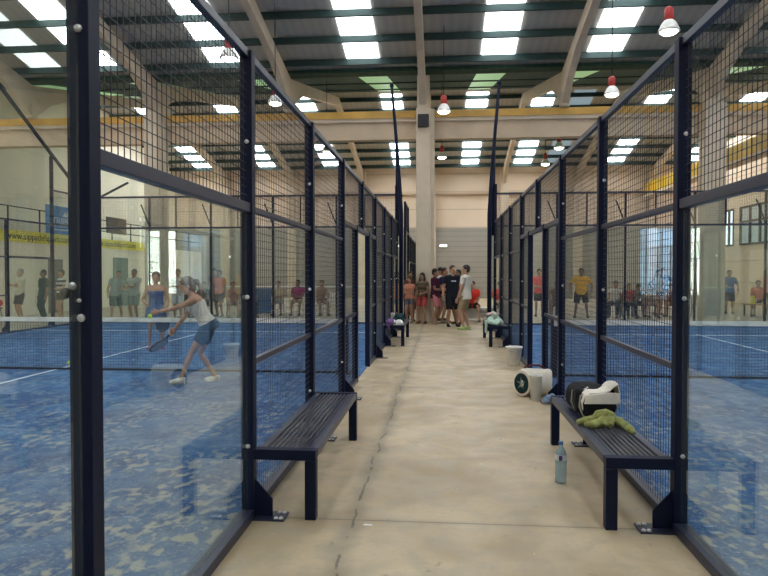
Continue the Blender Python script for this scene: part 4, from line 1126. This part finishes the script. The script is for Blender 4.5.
blob(bb, 'black_rucksack', 'black rucksack on the far right bench behind the mint towels', 'bag', cloth((.015, .016, .018)), (1.20, 15.15, .455), .013, 2)
# far left bench: caps, purple bag, teal jacket, cup
for k, (x, y, lb) in enumerate(((-.93, 14.33, 'white cap on the far left bench, nearer the walkway'), (-1.08, 14.42, 'white cap on the far left bench, beside the purple bag'))):
    cp = empty('baseball_cap', (x, y, .448), R(-40 + 60*k), lb, 'cap', 'white caps on the far left bench')
    MB().loft([ering(V((0, 0, z)), V((1, 0, 0)), V((0, 1, 0)), a, a*1.12, 16, 2) for z, a in ((0, .092), (.05, .09), (.09, .07), (.112, .035), (.117, .005))]).build('crown', M['white'], cp, smooth=True)
    MB().loft([ering(V((0, -.11, z)), V((1, 0, 0)), V((0, 1, 0)), .075, .07, 14, 2) for z in (.004, .016)]).build('visor', M['white'], cp)
pb2 = MB()
for i in range(7): pb2.ell((.02*(i % 2), -.13 + .045*i, .06 + .012*(i % 3)), (.07, .07, .058), None, 10, 7)
pb2.tube([(-.02, -.1, .06), (-.02, -.17, -.02), (.0, -.15, -.10)], [.05, .04, .02], 8)
blob(pb2, 'purple_bag', 'purple and lilac drawstring bag hanging on the far left bench', 'bag', cloth((.16, .08, .22)), (-1.12, 14.22, .455), .011, 2)
tj = MB()
for i in range(9): tj.ell((-.08 + .02*i, .04*(i % 3), .07 + .03*(i % 4)), (.07, .08, .05), Euler((i, .4*i, 0)).to_matrix(), 9, 7)
blob(tj, 'teal_jacket', 'dark teal jacket heaped on the far left bench behind the caps', 'jacket', cloth((.02, .06, .065)), (-.97, 14.75, .455), .012, 2)
cu = empty('paper_cup', (-1.10, 14.80, .452), 0, 'white tall cup on the far left bench', 'cup')
MB().lathe([(.03, 0), (.042, .20), (.045, .205), (.043, .21), (.0, .19)], n=16).build('cup_body', M['white'], cu, smooth=True)
MB().lathe([(.047, .21), (.047, .222), (.03, .228)], n=16).build('lid', M['white'], cu)
# small litter on the floor
lt = MB().prism([(-.03, -.008), (.025, -.012), (.03, .006), (-.02, .012)], 'z', 0, .003).build('paper_scrap', M['white'], loc=(-.46, 4.07, 0)); tag(lt, 'tiny white paper scrap on the walkway concrete near the camera', 'litter')
lt = MB().prism([(-.02, -.008), (.02, -.005), (.015, .01), (-.015, .008)], 'z', 0, .003).build('paper_scrap', M['white'], loc=(.33, 5.45, 0)); tag(lt, 'tiny white scrap on the concrete beyond the cross joint', 'litter')
EXPO=0.25
# ------------------------------------------------------------------ camera, world, view
cd = bpy.data.cameras.new('camera'); cam = bpy.data.objects.new('camera', cd); C.objects.link(cam)
cd.sensor_width = 36; cd.lens = 657.2/768*36; cd.clip_start = .05; cd.clip_end = 200
cam.location = (0, 0, 1.586)
cam.rotation_euler = (R(90) - .0233, 0, .0875)
cam.rotation_mode = 'XYZ'
scene.camera = cam
w = bpy.data.worlds.new('sky'); scene.world = w; w.use_nodes = True
nt = w.node_tree; bg = nt.nodes['Background']
st = nt.nodes.new('ShaderNodeTexSky'); st.sky_type = 'HOSEK_WILKIE'; st.sun_direction = (.3, .4, .85); st.turbidity = 4
mx = nt.nodes.new('ShaderNodeMix'); mx.data_type = 'RGBA'; mx.inputs['Factor'].default_value = .8
nt.links.new(st.outputs[0], mx.inputs[6]); mx.inputs[7].default_value = (.95, .95, .88, 1)
nt.links.new(mx.outputs[2], bg.inputs['Color']); bg.inputs['Strength'].default_value = 26
vs = scene.view_settings; scene.display_settings.display_device = 'sRGB'
vs.view_transform = 'Standard'; vs.look = 'None'; vs.exposure = EXPO; vs.gamma = 1; vs.use_curve_mapping = False
cy = scene.cycles
cy.max_bounces = 6; cy.diffuse_bounces = 4; cy.glossy_bounces = 4; cy.transparent_max_bounces = 40; cy.transmission_bounces = 6
cy.use_denoising = True; cy.sample_clamp_indirect = 6; cy.caustics_reflective = False; cy.caustics_refractive = False
